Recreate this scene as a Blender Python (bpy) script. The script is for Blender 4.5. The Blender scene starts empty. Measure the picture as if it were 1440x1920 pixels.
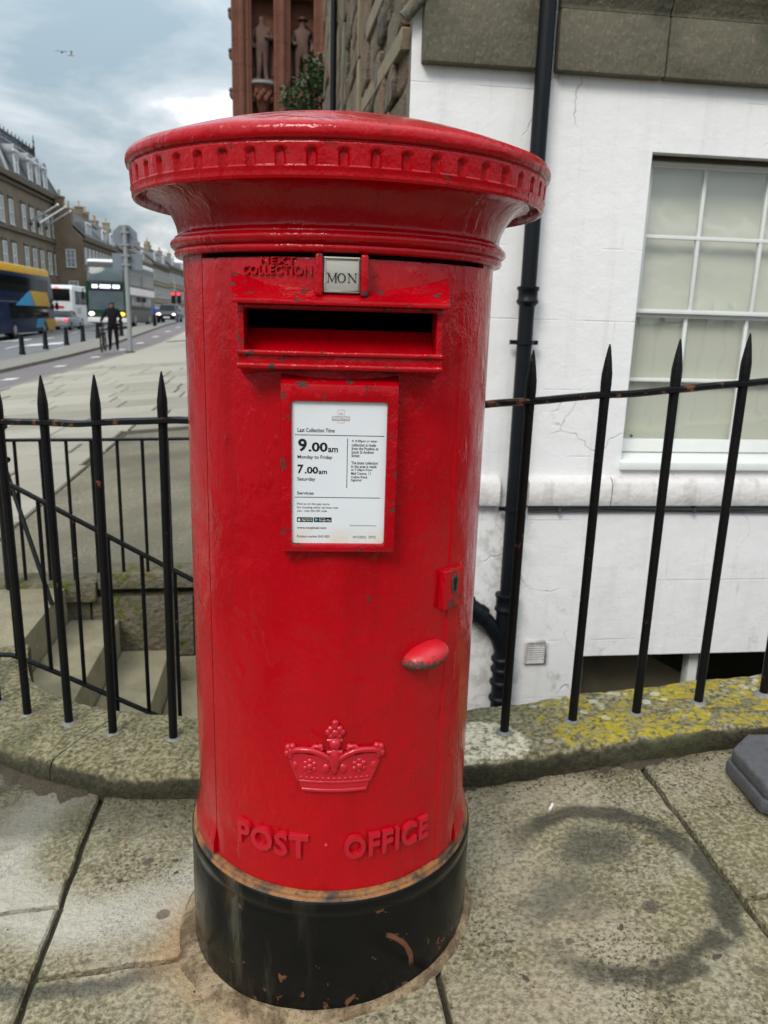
import bpy, bmesh, math, random
from math import sin, cos, tan, pi, sqrt, radians, atan2, hypot, asin
from mathutils import Vector, Matrix, noise as mnoise

random.seed(7)
SC = bpy.context.scene
COL = SC.collection

# ------------------------------------------------------------------ camera, sky, sun, exposure
CAM_H = 1.24
F_PX, VPX, VPY = 1460.0, 548.0, 6850.0          # focal length and plumb-line vanishing point measured in the 1440x1920 photograph
_d = Vector((VPX - 720, VPY - 960, F_PX)).normalized()
_U = -_d
_z = Vector((0, 0, 1))
_Fw = (_z - _U * _z.dot(_U)).normalized()
_Rt = _Fw.cross(_U)
if _Rt.x < 0: _Rt = -_Rt
_D = Matrix((_Rt, _Fw, _U))                      # world = _D @ (right, down, forward)
cd = bpy.data.cameras.new('camera')
cam = bpy.data.objects.new('camera', cd); COL.objects.link(cam)
cx_, cy_, cz_ = _D @ Vector((1, 0, 0)), _D @ Vector((0, -1, 0)), _D @ Vector((0, 0, -1))
m = Matrix((cx_, cy_, cz_)).transposed().to_4x4(); m.translation = (0, 0, CAM_H)
cam.matrix_world = m
cd.sensor_fit = 'VERTICAL'; cd.sensor_height = 36.0
cd.lens = 36.0 * F_PX / 1920.0
cd.clip_start = 0.05; cd.clip_end = 3000
cd.dof.use_dof = True; cd.dof.focus_distance = 1.28; cd.dof.aperture_fstop = 7.5
SC.camera = cam
SC.render.resolution_x, SC.render.resolution_y = 768, 1024
SC.view_settings.view_transform = 'Standard'
SC.view_settings.look = 'None'; SC.view_settings.exposure = 0.50; SC.view_settings.gamma = 1.0
SC.cycles.max_bounces = 5; SC.cycles.diffuse_bounces = 3; SC.cycles.glossy_bounces = 3; SC.cycles.caustics_reflective = False; SC.cycles.caustics_refractive = False; SC.cycles.use_denoising = True

SUN_EL, SUN_AZ = radians(44), radians(207)       # azimuth clockwise from +Y: light comes over the left shoulder
wd = bpy.data.worlds.new('World'); SC.world = wd; wd.use_nodes = True
nt = wd.node_tree; nt.nodes.clear(); N = nt.nodes.new; L = nt.links.new
out = N('ShaderNodeOutputWorld'); bg = N('ShaderNodeBackground')
sky = N('ShaderNodeTexSky'); sky.sky_type = 'NISHITA'; sky.sun_disc = False
sky.sun_elevation = SUN_EL; sky.sun_rotation = SUN_AZ; sky.air_density = 1.2; sky.dust_density = 2.0
tc = N('ShaderNodeTexCoord'); sep = N('ShaderNodeSeparateXYZ'); L(tc.outputs['Generated'], sep.inputs[0])
def wmath(op, a, b=None, clamp=False):
    n = N('ShaderNodeMath'); n.operation = op; n.use_clamp = clamp
    for i, v in enumerate((a, b)):
        if v is None: continue
        if isinstance(v, (int, float)): n.inputs[i].default_value = v
        else: L(v, n.inputs[i])
    return n.outputs[0]
zc = wmath('MAXIMUM', sep.outputs[2], 0.0)
den = wmath('ADD', zc, 0.22)
comb = N('ShaderNodeCombineXYZ')
L(wmath('DIVIDE', sep.outputs[0], den), comb.inputs[0]); L(wmath('DIVIDE', sep.outputs[1], den), comb.inputs[1])
cn = N('ShaderNodeTexNoise'); cn.inputs['Scale'].default_value = 1.9; cn.inputs['Detail'].default_value = 7; cn.inputs['Roughness'].default_value = 0.56
cn.inputs['Distortion'].default_value = 0.35
mp = N('ShaderNodeMapping'); mp.inputs['Location'].default_value = (3.1, 1.7, 0.4); L(comb.outputs[0], mp.inputs[0]); L(mp.outputs[0], cn.inputs['Vector'])
cr = N('ShaderNodeValToRGB'); L(cn.outputs['Fac'], cr.inputs[0])
e = cr.color_ramp.elements
e[0].position = 0.37; e[0].color = (0.235, 0.305, 0.350, 1)
e[1].position = 0.66; e[1].color = (0.80, 0.81, 0.82, 1)
q = e.new(0.47); q.color = (0.335, 0.390, 0.420, 1)
q = e.new(0.58); q.color = (0.490, 0.520, 0.540, 1)
gain = wmath('ADD', wmath('MULTIPLY', wmath('POWER', zc, 1.3), 2.3), 0.74)   # an overcast sky is brighter towards the zenith
vm = N('ShaderNodeVectorMath'); vm.operation = 'SCALE'; L(cr.outputs[0], vm.inputs[0]); L(gain, vm.inputs['Scale'])
vs = N('ShaderNodeVectorMath'); vs.operation = 'SCALE'; L(sky.outputs[0], vs.inputs[0]); vs.inputs['Scale'].default_value = 0.012
va = N('ShaderNodeVectorMath'); va.operation = 'ADD'; L(vm.outputs[0], va.inputs[0]); L(vs.outputs[0], va.inputs[1])
L(va.outputs[0], bg.inputs[0]); bg.inputs[1].default_value = 1.0; L(bg.outputs[0], out.inputs[0])

sd = bpy.data.lights.new('sun', 'SUN'); sd.energy = 1.5; sd.angle = radians(20); sd.color = (1.0, 0.94, 0.85)
so = bpy.data.objects.new('sun', sd); COL.objects.link(so); so.location = (-6, -8, 14)
_ld = Vector((sin(SUN_AZ) * cos(SUN_EL), cos(SUN_AZ) * cos(SUN_EL), sin(SUN_EL)))
so.rotation_euler = _ld.to_track_quat('Z', 'Y').to_euler()

# ------------------------------------------------------------------ frames: t runs across the street to the right, s along it away from the camera
A = radians(7.3)
E1 = Vector((cos(A), sin(A), 0)); E2 = Vector((-sin(A), cos(A), 0))
BX, BY = -0.0917, 1.457                          # pillar box axis
def P(t, s, z=0.0):
    v = E1 * t + E2 * s; v.z = z; return v
def lerp_tab(tab, v):
    if v <= tab[0][0]: return tab[0][1]
    for (a, fa), (b, fb) in zip(tab, tab[1:]):
        if v <= b: return fa + (fb - fa) * (v - a) / (b - a)
    return tab[-1][1]
SAG = [(15, 0), (28, -.10), (34, -.10), (43, .10), (52, .30), (57, .30), (78, .05), (90, 0)]
def Gw(x, y):
    xe = max(-42, min(30, x - BX)); ye = max(-30, min(110, y - BY))
    return 0.09 * xe + 0.03 * ye + lerp_tab(SAG, y)
def G(t, s):
    p = P(t, s); return Gw(p.x, p.y)
def sstep(a, b, v):
    v = max(0, min(1, (v - a) / (b - a))); return v * v * (3 - 2 * v)
def ray_px(u, v):
    return _D @ Vector((u - 720, v - 960, F_PX))
def on_s(u, v, s):                                # a photo pixel on the vertical plane at street distance s
    r = ray_px(u, v); k = s / r.dot(E2); p = r * k
    return p.dot(E1), CAM_H + p.z
def on_t(u, v, t):
    r = ray_px(u, v); k = t / r.dot(E1); p = r * k
    return p.dot(E2), CAM_H + p.z

# ------------------------------------------------------------------ node materials
class NM:
    def __init__(self, name):
        self.m = bpy.data.materials.new(name); self.m.use_nodes = True
        self.t = self.m.node_tree; self.b = self.t.nodes['Principled BSDF']; self._geo = None; self._tc = None
    def n(self, typ): return self.t.nodes.new(typ)
    def l(self, a, b): self.t.links.new(a, b)
    def put(self, sock, v):
        if isinstance(v, bpy.types.NodeSocket): self.l(v, sock)
        elif isinstance(v, (tuple, list)) and len(v) == 3 and sock.type == 'RGBA': sock.default_value = (*v, 1)
        else: sock.default_value = v
    def pos(self):
        if not self._geo: self._geo = self.n('ShaderNodeNewGeometry')
        return self._geo.outputs['Position']
    def obc(self):
        if not self._tc: self._tc = self.n('ShaderNodeTexCoord')
        return self._tc.outputs['Object']
    def rnd(self): return self.n('ShaderNodeObjectInfo').outputs['Random']
    def scalev(self, vec, s):
        k = self.n('ShaderNodeMapping'); k.inputs['Scale'].default_value = s; self.l(vec, k.inputs[0]); return k.outputs[0]
    def rotv(self, vec, rz, loc=(0, 0, 0), sc=(1, 1, 1)):
        k = self.n('ShaderNodeMapping'); k.vector_type = 'TEXTURE'
        k.inputs['Location'].default_value = loc; k.inputs['Rotation'].default_value = (0, 0, rz); k.inputs['Scale'].default_value = sc
        self.l(vec, k.inputs[0]); return k.outputs[0]
    def noise(self, scale, detail=4, rough=.55, vec=None, dist=0.0):
        k = self.n('ShaderNodeTexNoise'); k.inputs['Scale'].default_value = scale; k.inputs['Detail'].default_value = min(detail, 6)
        k.inputs['Roughness'].default_value = rough; k.inputs['Distortion'].default_value = dist
        self.l(vec or self.obc(), k.inputs['Vector']); return k.outputs['Fac']
    def vor(self, scale, vec=None, feat='F1', rnd=1.0):
        k = self.n('ShaderNodeTexVoronoi'); k.feature = feat; k.inputs['Scale'].default_value = scale
        k.inputs['Randomness'].default_value = rnd
        self.l(vec or self.obc(), k.inputs['Vector']); return k.outputs['Distance']
    def math(self, op, a, b=None, clamp=False):
        k = self.n('ShaderNodeMath'); k.operation = op; k.use_clamp = clamp; self.put(k.inputs[0], a)
        if b is not None: self.put(k.inputs[1], b)
        return k.outputs[0]
    def step(self, v, a, b):                      # smooth 0..1 between a and b (a > b inverts)
        k = self.n('ShaderNodeMapRange'); k.interpolation_type = 'SMOOTHSTEP'
        lo, hi, o0, o1 = (a, b, 0, 1) if a < b else (b, a, 1, 0)
        self.put(k.inputs['Value'], v); k.inputs['From Min'].default_value = lo; k.inputs['From Max'].default_value = hi
        k.inputs['To Min'].default_value = o0; k.inputs['To Max'].default_value = o1; return k.outputs['Result']
    def mix(self, f, a, b):
        k = self.n('ShaderNodeMix'); k.data_type = 'RGBA'; self.put(k.inputs[0], f); self.put(k.inputs[6], a); self.put(k.inputs[7], b); return k.outputs[2]
    def sep(self, vec):
        k = self.n('ShaderNodeSeparateXYZ'); self.l(vec, k.inputs[0]); return k.outputs
    def dist(self, vec, p):
        k = self.n('ShaderNodeVectorMath'); k.operation = 'DISTANCE'; self.l(vec, k.inputs[0]); k.inputs[1].default_value = p; return k.outputs['Value']
    def warp(self, vec, scale, amt):
        k = self.n('ShaderNodeTexNoise'); k.inputs['Scale'].default_value = scale; k.inputs['Detail'].default_value = 4; self.l(vec, k.inputs['Vector'])
        v = self.n('ShaderNodeVectorMath'); v.operation = 'MULTIPLY_ADD'; self.l(k.outputs['Color'], v.inputs[0]); v.inputs[1].default_value = (amt,) * 3; self.l(vec, v.inputs[2]); return v.outputs[0]
    def bump(self, h, strength=.3, dist=.01, base=None):
        k = self.n('ShaderNodeBump'); k.inputs['Strength'].default_value = strength; k.inputs['Distance'].default_value = dist
        self.put(k.inputs['Height'], h)
        if base: self.l(base, k.inputs['Normal'])
        return k.outputs[0]
    def fin(self, col=None, rough=None, metal=None, normal=None, spec=None, coat=None, coatr=None):
        b = self.b
        if col is not None: self.put(b.inputs['Base Color'], col)
        if rough is not None: self.put(b.inputs['Roughness'], rough)
        if metal is not None: self.put(b.inputs['Metallic'], metal)
        if normal is not None: self.l(normal, b.inputs['Normal'])
        if spec is not None: self.put(b.inputs['Specular IOR Level'], spec)
        if coat is not None: self.put(b.inputs['Coat Weight'], coat)
        if coatr is not None: self.put(b.inputs['Coat Roughness'], coatr)
        return self.m
def plain(name, col, rough=.6, metal=0.0, var=.12, scale=8, bump=0.0, bscale=60, spec=.3):
    k = NM(name); nz = k.noise(scale, 5)
    c = k.mix(nz, tuple(x * (1 - var * 2) for x in col), tuple(min(1, x * (1 + var * 2)) for x in col))
    nrm = k.bump(k.noise(bscale, 5), .5, bump) if bump else None
    return k.fin(c, rough, metal, nrm, spec)

def red_paint(name, chip=.70, chipz=None, rust=(.045, .040, .033)):
    k = NM(name); p = k.obc()
    drips = k.noise(30, 5, .6, vec=k.scalev(p, (1, 1, .55)))
    orange_peel = k.noise(190, 3, .5)
    base = k.mix(k.noise(5, 5), (.32, .0002, .0036), (.46, .0006, .0072))
    fade = k.step(k.noise(3.2, 4), .54, .72)
    base = k.mix(k.math('MULTIPLY', fade, .28), base, (.50, .006, .018))
    streak = k.step(k.noise(9, 5, .6, vec=k.scalev(p, (1, 1, .10))), .52, .70)
    base = k.mix(k.math('MULTIPLY', streak, .38), base, (.20, .0010, .0030))
    scr = k.step(k.noise(26, 4, .7, vec=k.scalev(k.warp(p, 3, .3), (1, 1, .06))), .735, .75)
    base = k.mix(k.math('MULTIPLY', scr, .5), base, (.55, .05, .06))
    ch = k.step(k.noise(47, 7, .68, dist=.3), chip, chip + .018)
    if chipz is not None:
        band = k.step(k.noise(21, 6, .62), chipz, chipz + .02); ch = k.math('MAXIMUM', ch, band)
    col = k.mix(ch, base, rust)
    lump = k.step(k.noise(4.5, 4), .38, .66)
    h = k.math('MULTIPLY', k.math('ADD', drips, k.math('MULTIPLY', orange_peel, .16)), k.math('ADD', k.math('MULTIPLY', lump, .9), .25))
    h = k.math('ADD', h, k.math('MULTIPLY', k.step(k.noise(16, 4, .55, vec=k.scalev(p, (1, 1, .45))), .55, .63), .22))
    h = k.math('SUBTRACT', h, k.math('MULTIPLY', ch, .35))
    nrm = k.bump(h, .8, .0058)
    r = k.math('ADD', k.math('MULTIPLY', k.step(k.noise(14, 4), .35, .75), .30), .07)
    r = k.math('MAXIMUM', r, k.math('MULTIPLY', ch, .75))
    return k.fin(col, r, None, nrm, .30)
MAT = {}
MAT['red'] = red_paint('red_gloss_paint', .685)
MAT['red_worn'] = red_paint('red_gloss_paint_worn', .595)
MAT['red_flute'] = red_paint('red_gloss_paint_fluted', .64)
def red_relief():  # faded red, also lightened to stand in for highlights lost on the castings
    k = NM('red_paint_faded_highlit_relief')
    c = k.mix(k.noise(30, 4), (.38, .002, .010), (.50, .010, .026))
    c = k.mix(k.step(k.noise(70, 5, .65), .66, .68), c, (.05, .04, .032))
    return k.fin(c, k.math('ADD', k.math('MULTIPLY', k.noise(20, 3), .2), .14), None, k.bump(k.noise(60, 4), .4, .003), .45)
MAT['red_relief'] = red_relief()
# knob: worn on its lower half by hands
def red_knob():
    k = NM('red_paint_rubbed'); z = k.sep(k.obc())[2]
    ch = k.step(k.math('ADD', k.noise(150, 5, .7), k.math('MULTIPLY', k.step(z, .706, .668), .34)), .70, .73)
    col = k.mix(ch, (.50, .006, .014), (.045, .038, .030))
    return k.fin(col, k.math('ADD', k.math('MULTIPLY', ch, .3), .38), None, k.bump(k.math('SUBTRACT', k.noise(70, 4), ch), .4, .002))
MAT['red_knob'] = red_knob()
def black_base():
    k = NM('black_gloss_base_paint'); p = k.obc(); xyz = k.sep(p)
    st = k.noise(15, 5, .6, vec=k.scalev(p, (1, 1, .16)))
    left = k.step(xyz[0], .02, -.22)
    stain = k.math('MULTIPLY', k.step(st, .50, .66), left)
    col = k.mix(k.noise(9, 4), (.0022, .0023, .0025), (.006, .006, .006))
    col = k.mix(k.math('MULTIPLY', stain, .75), col, (.070, .066, .050))
    col = k.mix(k.math('MULTIPLY', k.math('MULTIPLY', k.step(k.noise(8, 4, vec=k.scalev(p, (1, 1, .3))), .5, .7), left), .5), col, (.11, .075, .03))
    low = k.step(xyz[2], .17, .03)
    rs = k.math('ADD', k.noise(24, 6, .66, dist=.4), k.math('MULTIPLY', low, .06))
    rust = k.step(rs, .665, .69)
    # one curved scrape on the right of the front
    ring = k.math('ABSOLUTE', k.math('SUBTRACT', k.dist(k.scalev(p, (1, 0, 1)), (.045, 0, .06)), .105))
    arc = k.math('MULTIPLY', k.step(k.math('ADD', ring, k.math('MULTIPLY', k.noise(60, 3), .006)), .0085, .006), k.math('MULTIPLY', k.step(xyz[0], .095, .105), k.step(xyz[2], .055, .075)))
    arc = k.math('MULTIPLY', arc, k.step(xyz[1], 0, -.1))
    rust = k.math('MAXIMUM', rust, arc)
    col = k.mix(rust, col, k.mix(k.noise(120, 4), (.05, .02, .010), (.20, .085, .04)))
    r = k.math('ADD', k.math('MULTIPLY', k.noise(11, 5), .22), .10)
    r = k.math('MAXIMUM', r, k.math('MULTIPLY', k.math('MAXIMUM', rust, k.math('MULTIPLY', stain, .6)), .85))
    return k.fin(col, r, None, k.bump(k.math('ADD', k.noise(34, 5), rust), .35, .003), .2)
MAT['black_base'] = black_base()
def ledge():
    k = NM('rusty_ledge_paint'); 
    c = k.mix(k.step(k.noise(16, 6, .65), .38, .6), (.022, .016, .012), (.26, .105, .028))
    c = k.mix(k.step(k.noise(90, 4), .55, .7), c, (.07, .038, .02))
    return k.fin(c, .62, None, k.bump(k.noise(70, 5), .6, .003))
MAT['ledge'] = ledge()
MAT['dark'] = plain('unlit_iron', (.006, .006, .006), .9)
MAT['metal_plate'] = (lambda k: k.fin(k.mix(k.noise(14, 6, .6, vec=k.scalev(k.obc(), (1, 1, 4))), (.30, .29, .25), (.56, .55, .50)), .42, .35, k.bump(k.noise(120, 3, vec=k.scalev(k.obc(), (1, 1, 6))), .2, .001)))(NM('worn_enamel_tablet'))
MAT['ink'] = plain('black_ink', (.012, .011, .011), .5)
MAT['ink_soft'] = plain('grey_print_ink', (.07, .065, .065), .5)
MAT['logo_pink'] = plain('faded_logo_print', (.42, .36, .40), .5)
def notice():
    k = NM('white_notice_plate'); z = k.sep(k.obc())[2]
    yel = k.math('MULTIPLY', k.step(z, .93, .896), k.step(k.noise(22, 5), .35, .65))
    c = k.mix(k.noise(12, 5), (.64, .67, .71), (.72, .75, .78)); c = k.mix(k.math('MULTIPLY', yel, .6), c, (.60, .50, .32))
    return k.fin(c, .22, None, k.bump(k.noise(40, 3), .05, .002))
MAT['notice'] = notice()
MAT['blue_print'] = plain('blue_print', (.10, .55, .70), .5)
MAT['white_print'] = plain('white_print', (.7, .7, .7), .5)
MAT['brass'] = plain('tarnished_brass', (.10, .095, .07), .45, .6)

def black_iron(name='black_railing_paint', rust=.66):
    k = NM(name)
    r = k.step(k.noise(26, 6, .65), rust, rust + .04)
    c = k.mix(r, k.mix(k.noise(12), (.0030, .0032, .0036), (.009, .009, .0095)), (.13, .048, .022))
    return k.fin(c, k.math('ADD', k.math('MULTIPLY', k.noise(30, 4), .3), .22), None, k.bump(k.noise(75, 5, .6), .5, .004), .16)
MAT['iron'] = black_iron()
MAT['iron_rusty'] = black_iron('black_rail_paint_rusting', .585)
MAT['pipe'] = (lambda k: k.fin(k.mix(k.noise(5), (.0035, .0045, .0065), (.008, .010, .013)), k.math('ADD', k.math('MULTIPLY', k.noise(9), .2), .33), None, k.bump(k.noise(30, 4), .2, .004), .2))(NM('black_pipe_paint'))
MAT['lead'] = (lambda k: k.fin(k.mix(k.noise(60, 4), (.07, .07, .065), (.30, .30, .28)), .5, .3, k.bump(k.noise(80, 4), .8, .004)))(NM('lead_socket'))

def flagstone(name, fore=False):
    k = NM(name); p = k.pos(); rn = k.rnd()
    big = k.noise(2.1, 5, .55, vec=p, dist=.4); mid = k.noise(9, 6, .6, vec=p); fine = k.noise(95, 4, .6, vec=p)
    warm = k.mix(k.noise(5.5, 4, vec=p), (.215, .180, .114), (.34, .290, .198))
    c = k.mix(k.math('MULTIPLY', k.step(big, .42, .62), .75), warm, (.125, .114, .046))
    c = k.mix(k.math('MULTIPLY', k.step(mid, .48, .68), .5), c, (.31, .29, .215))
    sp = k.step(k.noise(130, 3, .5, vec=p), .56, .63)
    spm = k.math('MULTIPLY', sp, k.step(k.noise(4.2, 3, vec=p), .45, .62))
    c = k.mix(k.math('MULTIPLY', spm, .85), c, (.034, .032, .018))
    c = k.mix(k.math('MULTIPLY', k.step(fine, .47, .62), .5), c, (.43, .385, .27))
    c = k.mix(k.math('MULTIPLY', k.step(fine, .50, .34), .55), c, (.050, .043, .024))
    c = k.mix(k.math('MULTIPLY', rn, .18), c, (.20, .17, .11))
    if fore:
        q = k.rotv(p, A); q2 = k.scalev(q, (1, 1, 0))      # street-frame coordinates for wear marks
        wob = k.math('MULTIPLY', k.noise(7, 4, vec=p), .09)
        # old ring-shaped stain right of the box
        rr = k.math('ADD', k.dist(q2, (.69, 1.385, 0)), wob)
        ring = k.math('MULTIPLY', k.step(rr, .235, .265), k.step(rr, .320, .295))
        ring = k.math('MULTIPLY', ring, k.step(k.noise(7.5, 5, .65, vec=p), .31, .46))
        xyq = k.sep(q)
        ring = k.math('MULTIPLY', ring, k.step(xyq[0], .46, .62))
        c = k.mix(k.math('MULTIPLY', ring, .85), c, (.034, .031, .022))
        blot = k.step(k.math('ADD', k.dist(k.scalev(k.rotv(p, A), (1, 1.4, 0)), (.72, 2.10, 0)), wob), .17, .10)
        c = k.mix(k.math('MULTIPLY', blot, .7), c, (.050, .047, .036))
        blot = k.step(k.math('ADD', k.dist(k.scalev(k.rotv(p, A), (1, 1.2, 0)), (.60, 1.62, 0)), wob), .20, .09)
        c = k.mix(k.math('MULTIPLY', blot, k.math('MULTIPLY', k.step(k.noise(9, 5, vec=p), .35, .6), .65)), c, (.060, .057, .042))
        # pale scoured sweep and a dark tide line left of the box
        r2 = k.math('ADD', k.dist(q2, (-.40, 1.78, 0)), k.math('MULTIPLY', wob, .6))
        pale = k.math('MULTIPLY', k.step(r2, .20, .30), k.step(r2, .43, .34))
        pale = k.math('MULTIPLY', pale, k.step(xyq[0], .02, -.12))
        c = k.mix(k.math('MULTIPLY', pale, .7), c, (.46, .435, .37))
        tide = k.math('MULTIPLY', k.step(r2, .465, .49), k.step(r2, .535, .50))
        tide = k.math('MULTIPLY', tide, k.step(xyq[0], -.16, -.24))
        c = k.mix(k.math('MULTIPLY', tide, .75), c, (.055, .054, .044))
        # sandy rust bleeding from the box foot
        dd = k.math('ADD', k.dist(k.scalev(p, (1, 1, 0)), (BX, BY, 0)), k.math('MULTIPLY', k.noise(11, 5, vec=p), .16))
        bleed = k.math('MULTIPLY', k.step(dd, .52, .36), k.math('MULTIPLY', k.step(xyq[0], .08, -.2), k.step(xyq[1], 1.62, 1.4)))
        c = k.mix(k.math('MULTIPLY', bleed, .75), c, (.40, .245, .125))
        # damp soil-stained strip along the kerb foot
        damp = k.step(k.math('ADD', xyq[1], k.math('MULTIPLY', k.noise(8, 5, vec=p), .25)), 1.84, 1.98)
        c = k.mix(k.math('MULTIPLY', damp, .65), c, (.045, .041, .024))
        for (gt, gs, gr) in ((.755, 1.305, .016), (-.27, 1.48, .013), (.70, 1.17, .008), (.88, 1.12, .010), (.56, 1.25, .007), (-.08 - .42, 1.70, .009), (-.33, 1.66, .009), (-.21, 1.47, .011)):
            gsp = k.step(k.dist(q2, (gt, gs, 0)), gr + .003, gr)
            c = k.mix(k.math('MULTIPLY', gsp, .75), c, (.075, .060, .045))
    h = k.math('ADD', k.math('MULTIPLY', fine, .5), k.math('MULTIPLY', mid, 1.3)); h = k.math('ADD', h, k.math('MULTIPLY', k.noise(30, 5, vec=p), .8))
    h = k.math('SUBTRACT', h, k.math('MULTIPLY', spm, .25))
    return k.fin(c, k.math('ADD', k.math('MULTIPLY', mid, .3), .55), None, k.bump(h, 1.0, .011), .3)
MAT['flag'] = flagstone('sandstone_flag', True)
def far_flag():
    k = NM('pale_sandstone_flag'); p = k.pos(); rn = k.rnd()
    c = k.mix(k.noise(1.6, 5, vec=p), (.165, .146, .104), (.29, .262, .20))
    c = k.mix(rn, c, k.mix(.9, k.mix(.5, c, (.10, .09, .06)), (.36, .325, .265)))
    c = k.mix(k.math('MULTIPLY', k.step(k.noise(3.3, 5, vec=p), .55, .7), .5), c, (.17, .165, .125))
    return k.fin(c, .62, None, k.bump(k.noise(26, 5, vec=p), .5, .008))
MAT['farflag'] = far_flag()
MAT['soil'] = (lambda k: k.fin(k.mix(k.noise(70, 6, .7), (.012, .009, .005), (.085, .064, .038)), .85, None, k.bump(k.noise(110, 5), 1, .01)))(NM('gritty_soil'))
MAT['bed'] = (lambda k: k.fin(k.mix(k.noise(9, 6, .6, vec=k.pos()), (.016, .015, .008), (.075, .064, .036)), .9, None, k.bump(k.noise(90, 5, vec=k.pos()), .9, .008)))(NM('joint_mortar'))
MAT['mortar'] = (lambda k: k.fin(k.mix(k.math('MULTIPLY', k.step(k.noise(110, 4, .6, vec=k.pos()), .52, .64), .6), k.mix(k.step(k.noise(12, 6, .62, vec=k.pos()), .40, .60), (.13, .082, .040), (.38, .28, .17)), (.06, .042, .024)), .88, None, k.bump(k.noise(120, 6, .65, vec=k.pos()), 1, .009)))(NM('sandy_mortar'))
MAT['mortar_pale'] = (lambda k: k.fin(k.mix(k.noise(30, 6, .62, vec=k.pos()), (.20, .185, .12), (.62, .58, .46)), .88, None, k.bump(k.noise(90, 6, .65, vec=k.pos()), 1, .01)))(NM('pale_mortar'))
MAT['screed'] = (lambda k: k.fin(k.mix(k.math('MULTIPLY', k.step(k.noise(85, 4, .6, vec=k.pos()), .35, .68), k.step(k.noise(1.2, 4, vec=k.pos()), .25, .8)), (.105, .092, .060), (.36, .315, .22)), .8, None, k.bump(k.noise(130, 4, vec=k.pos()), .8, .008)))(NM('worn_screed'))
def kerbstone():
    k = NM('mossy_kerb_stone'); p = k.pos(); q = k.sep(k.rotv(p, A)); geo = k._geo
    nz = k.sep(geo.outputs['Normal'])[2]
    c = k.mix(k.noise(8, 6, .6, vec=p), (.070, .062, .024), (.22, .19, .095))
    c = k.mix(k.math('MULTIPLY', k.step(k.noise(75, 4, .6, vec=p), .47, .62), .55), c, (.33, .30, .19))
    c = k.mix(k.math('MULTIPLY', k.step(k.noise(75, 4, .6, vec=p), .50, .36), .7), c, (.028, .025, .010))
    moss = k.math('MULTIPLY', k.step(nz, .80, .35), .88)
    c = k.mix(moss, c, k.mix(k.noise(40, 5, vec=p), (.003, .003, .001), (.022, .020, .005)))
    c = k.mix(k.math('MULTIPLY', k.step(k.noise(5, 5, vec=p), .5, .66), .5), c, (.045, .050, .018))
    # yellow and grey lichen on the sunny stretch to the right
    zone = k.math('MULTIPLY', k.step(q[0], .50, .85), k.step(nz, .5, .8))
    zone = k.math('MAXIMUM', zone, k.math('MULTIPLY', k.step(nz, .6, .9), .14))
    ly = k.step(k.math('ADD', k.noise(13, 7, .66, vec=p, dist=.5), k.math('MULTIPLY', zone, .20)), .65, .68)
    ly = k.math('MULTIPLY', ly, k.math('MULTIPLY', k.step(k.noise(48, 5, .65, vec=p), .42, .54), k.step(k.noise(7, 5, .62, vec=p), .35, .47)))
    c = k.mix(k.math('MULTIPLY', ly, zone), c, k.mix(k.noise(60, 3, vec=p), (.11, .105, .008), (.52, .39, .012)))
    vv = k.vor(26, vec=p); vm = k.step(k.noise(9, 4, vec=p), .50, .60)
    lg = k.math('MULTIPLY', k.math('MULTIPLY', k.step(vv, .40, .33), vm), zone)
    c = k.mix(k.math('MULTIPLY', lg, .8), c, (.46, .44, .34))
    # cement repair round one railing foot
    dd = k.math('ADD', k.dist(k.scalev(k.rotv(p, A), (1, 1, 0)), (.545, 1.865, 0)), k.math('MULTIPLY', k.noise(14, 5, vec=p), .07))
    rep = k.math('MULTIPLY', k.step(dd, .155, .14), k.step(nz, .5, .8))
    c = k.mix(rep, c, k.mix(k.step(k.noise(55, 5, .7, vec=p), .36, .6), (.16, .14, .075), (.66, .60, .45)))
    h = k.math('ADD', k.noise(28, 6, .62, vec=p), k.math('MULTIPLY', k.noise(110, 4, vec=p), .35))
    return k.fin(c, .86, None, k.bump(h, .9, .013))
MAT['kerb'] = kerbstone()
MAT['step'] = (lambda k: k.fin(k.mix(k.noise(7, 6, .6, vec=k.pos()), (.085, .074, .038), (.36, .315, .205)), .85, None, k.bump(k.noise(80, 5, vec=k.pos()), .8, .008)))(NM('damp_step_stone'))
MAT['mosswall'] = (lambda k: k.fin(k.mix(k.step(k.noise(14, 6, .65, vec=k.pos()), .5, .62), k.mix(k.noise(20, 5, vec=k.pos()), (.055, .047, .030), (.19, .165, .11)), (.075, .080, .008)), .9, None, k.bump(k.noise(45, 6, vec=k.pos()), 1, .02)))(NM('mossy_retaining_stone'))
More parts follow.
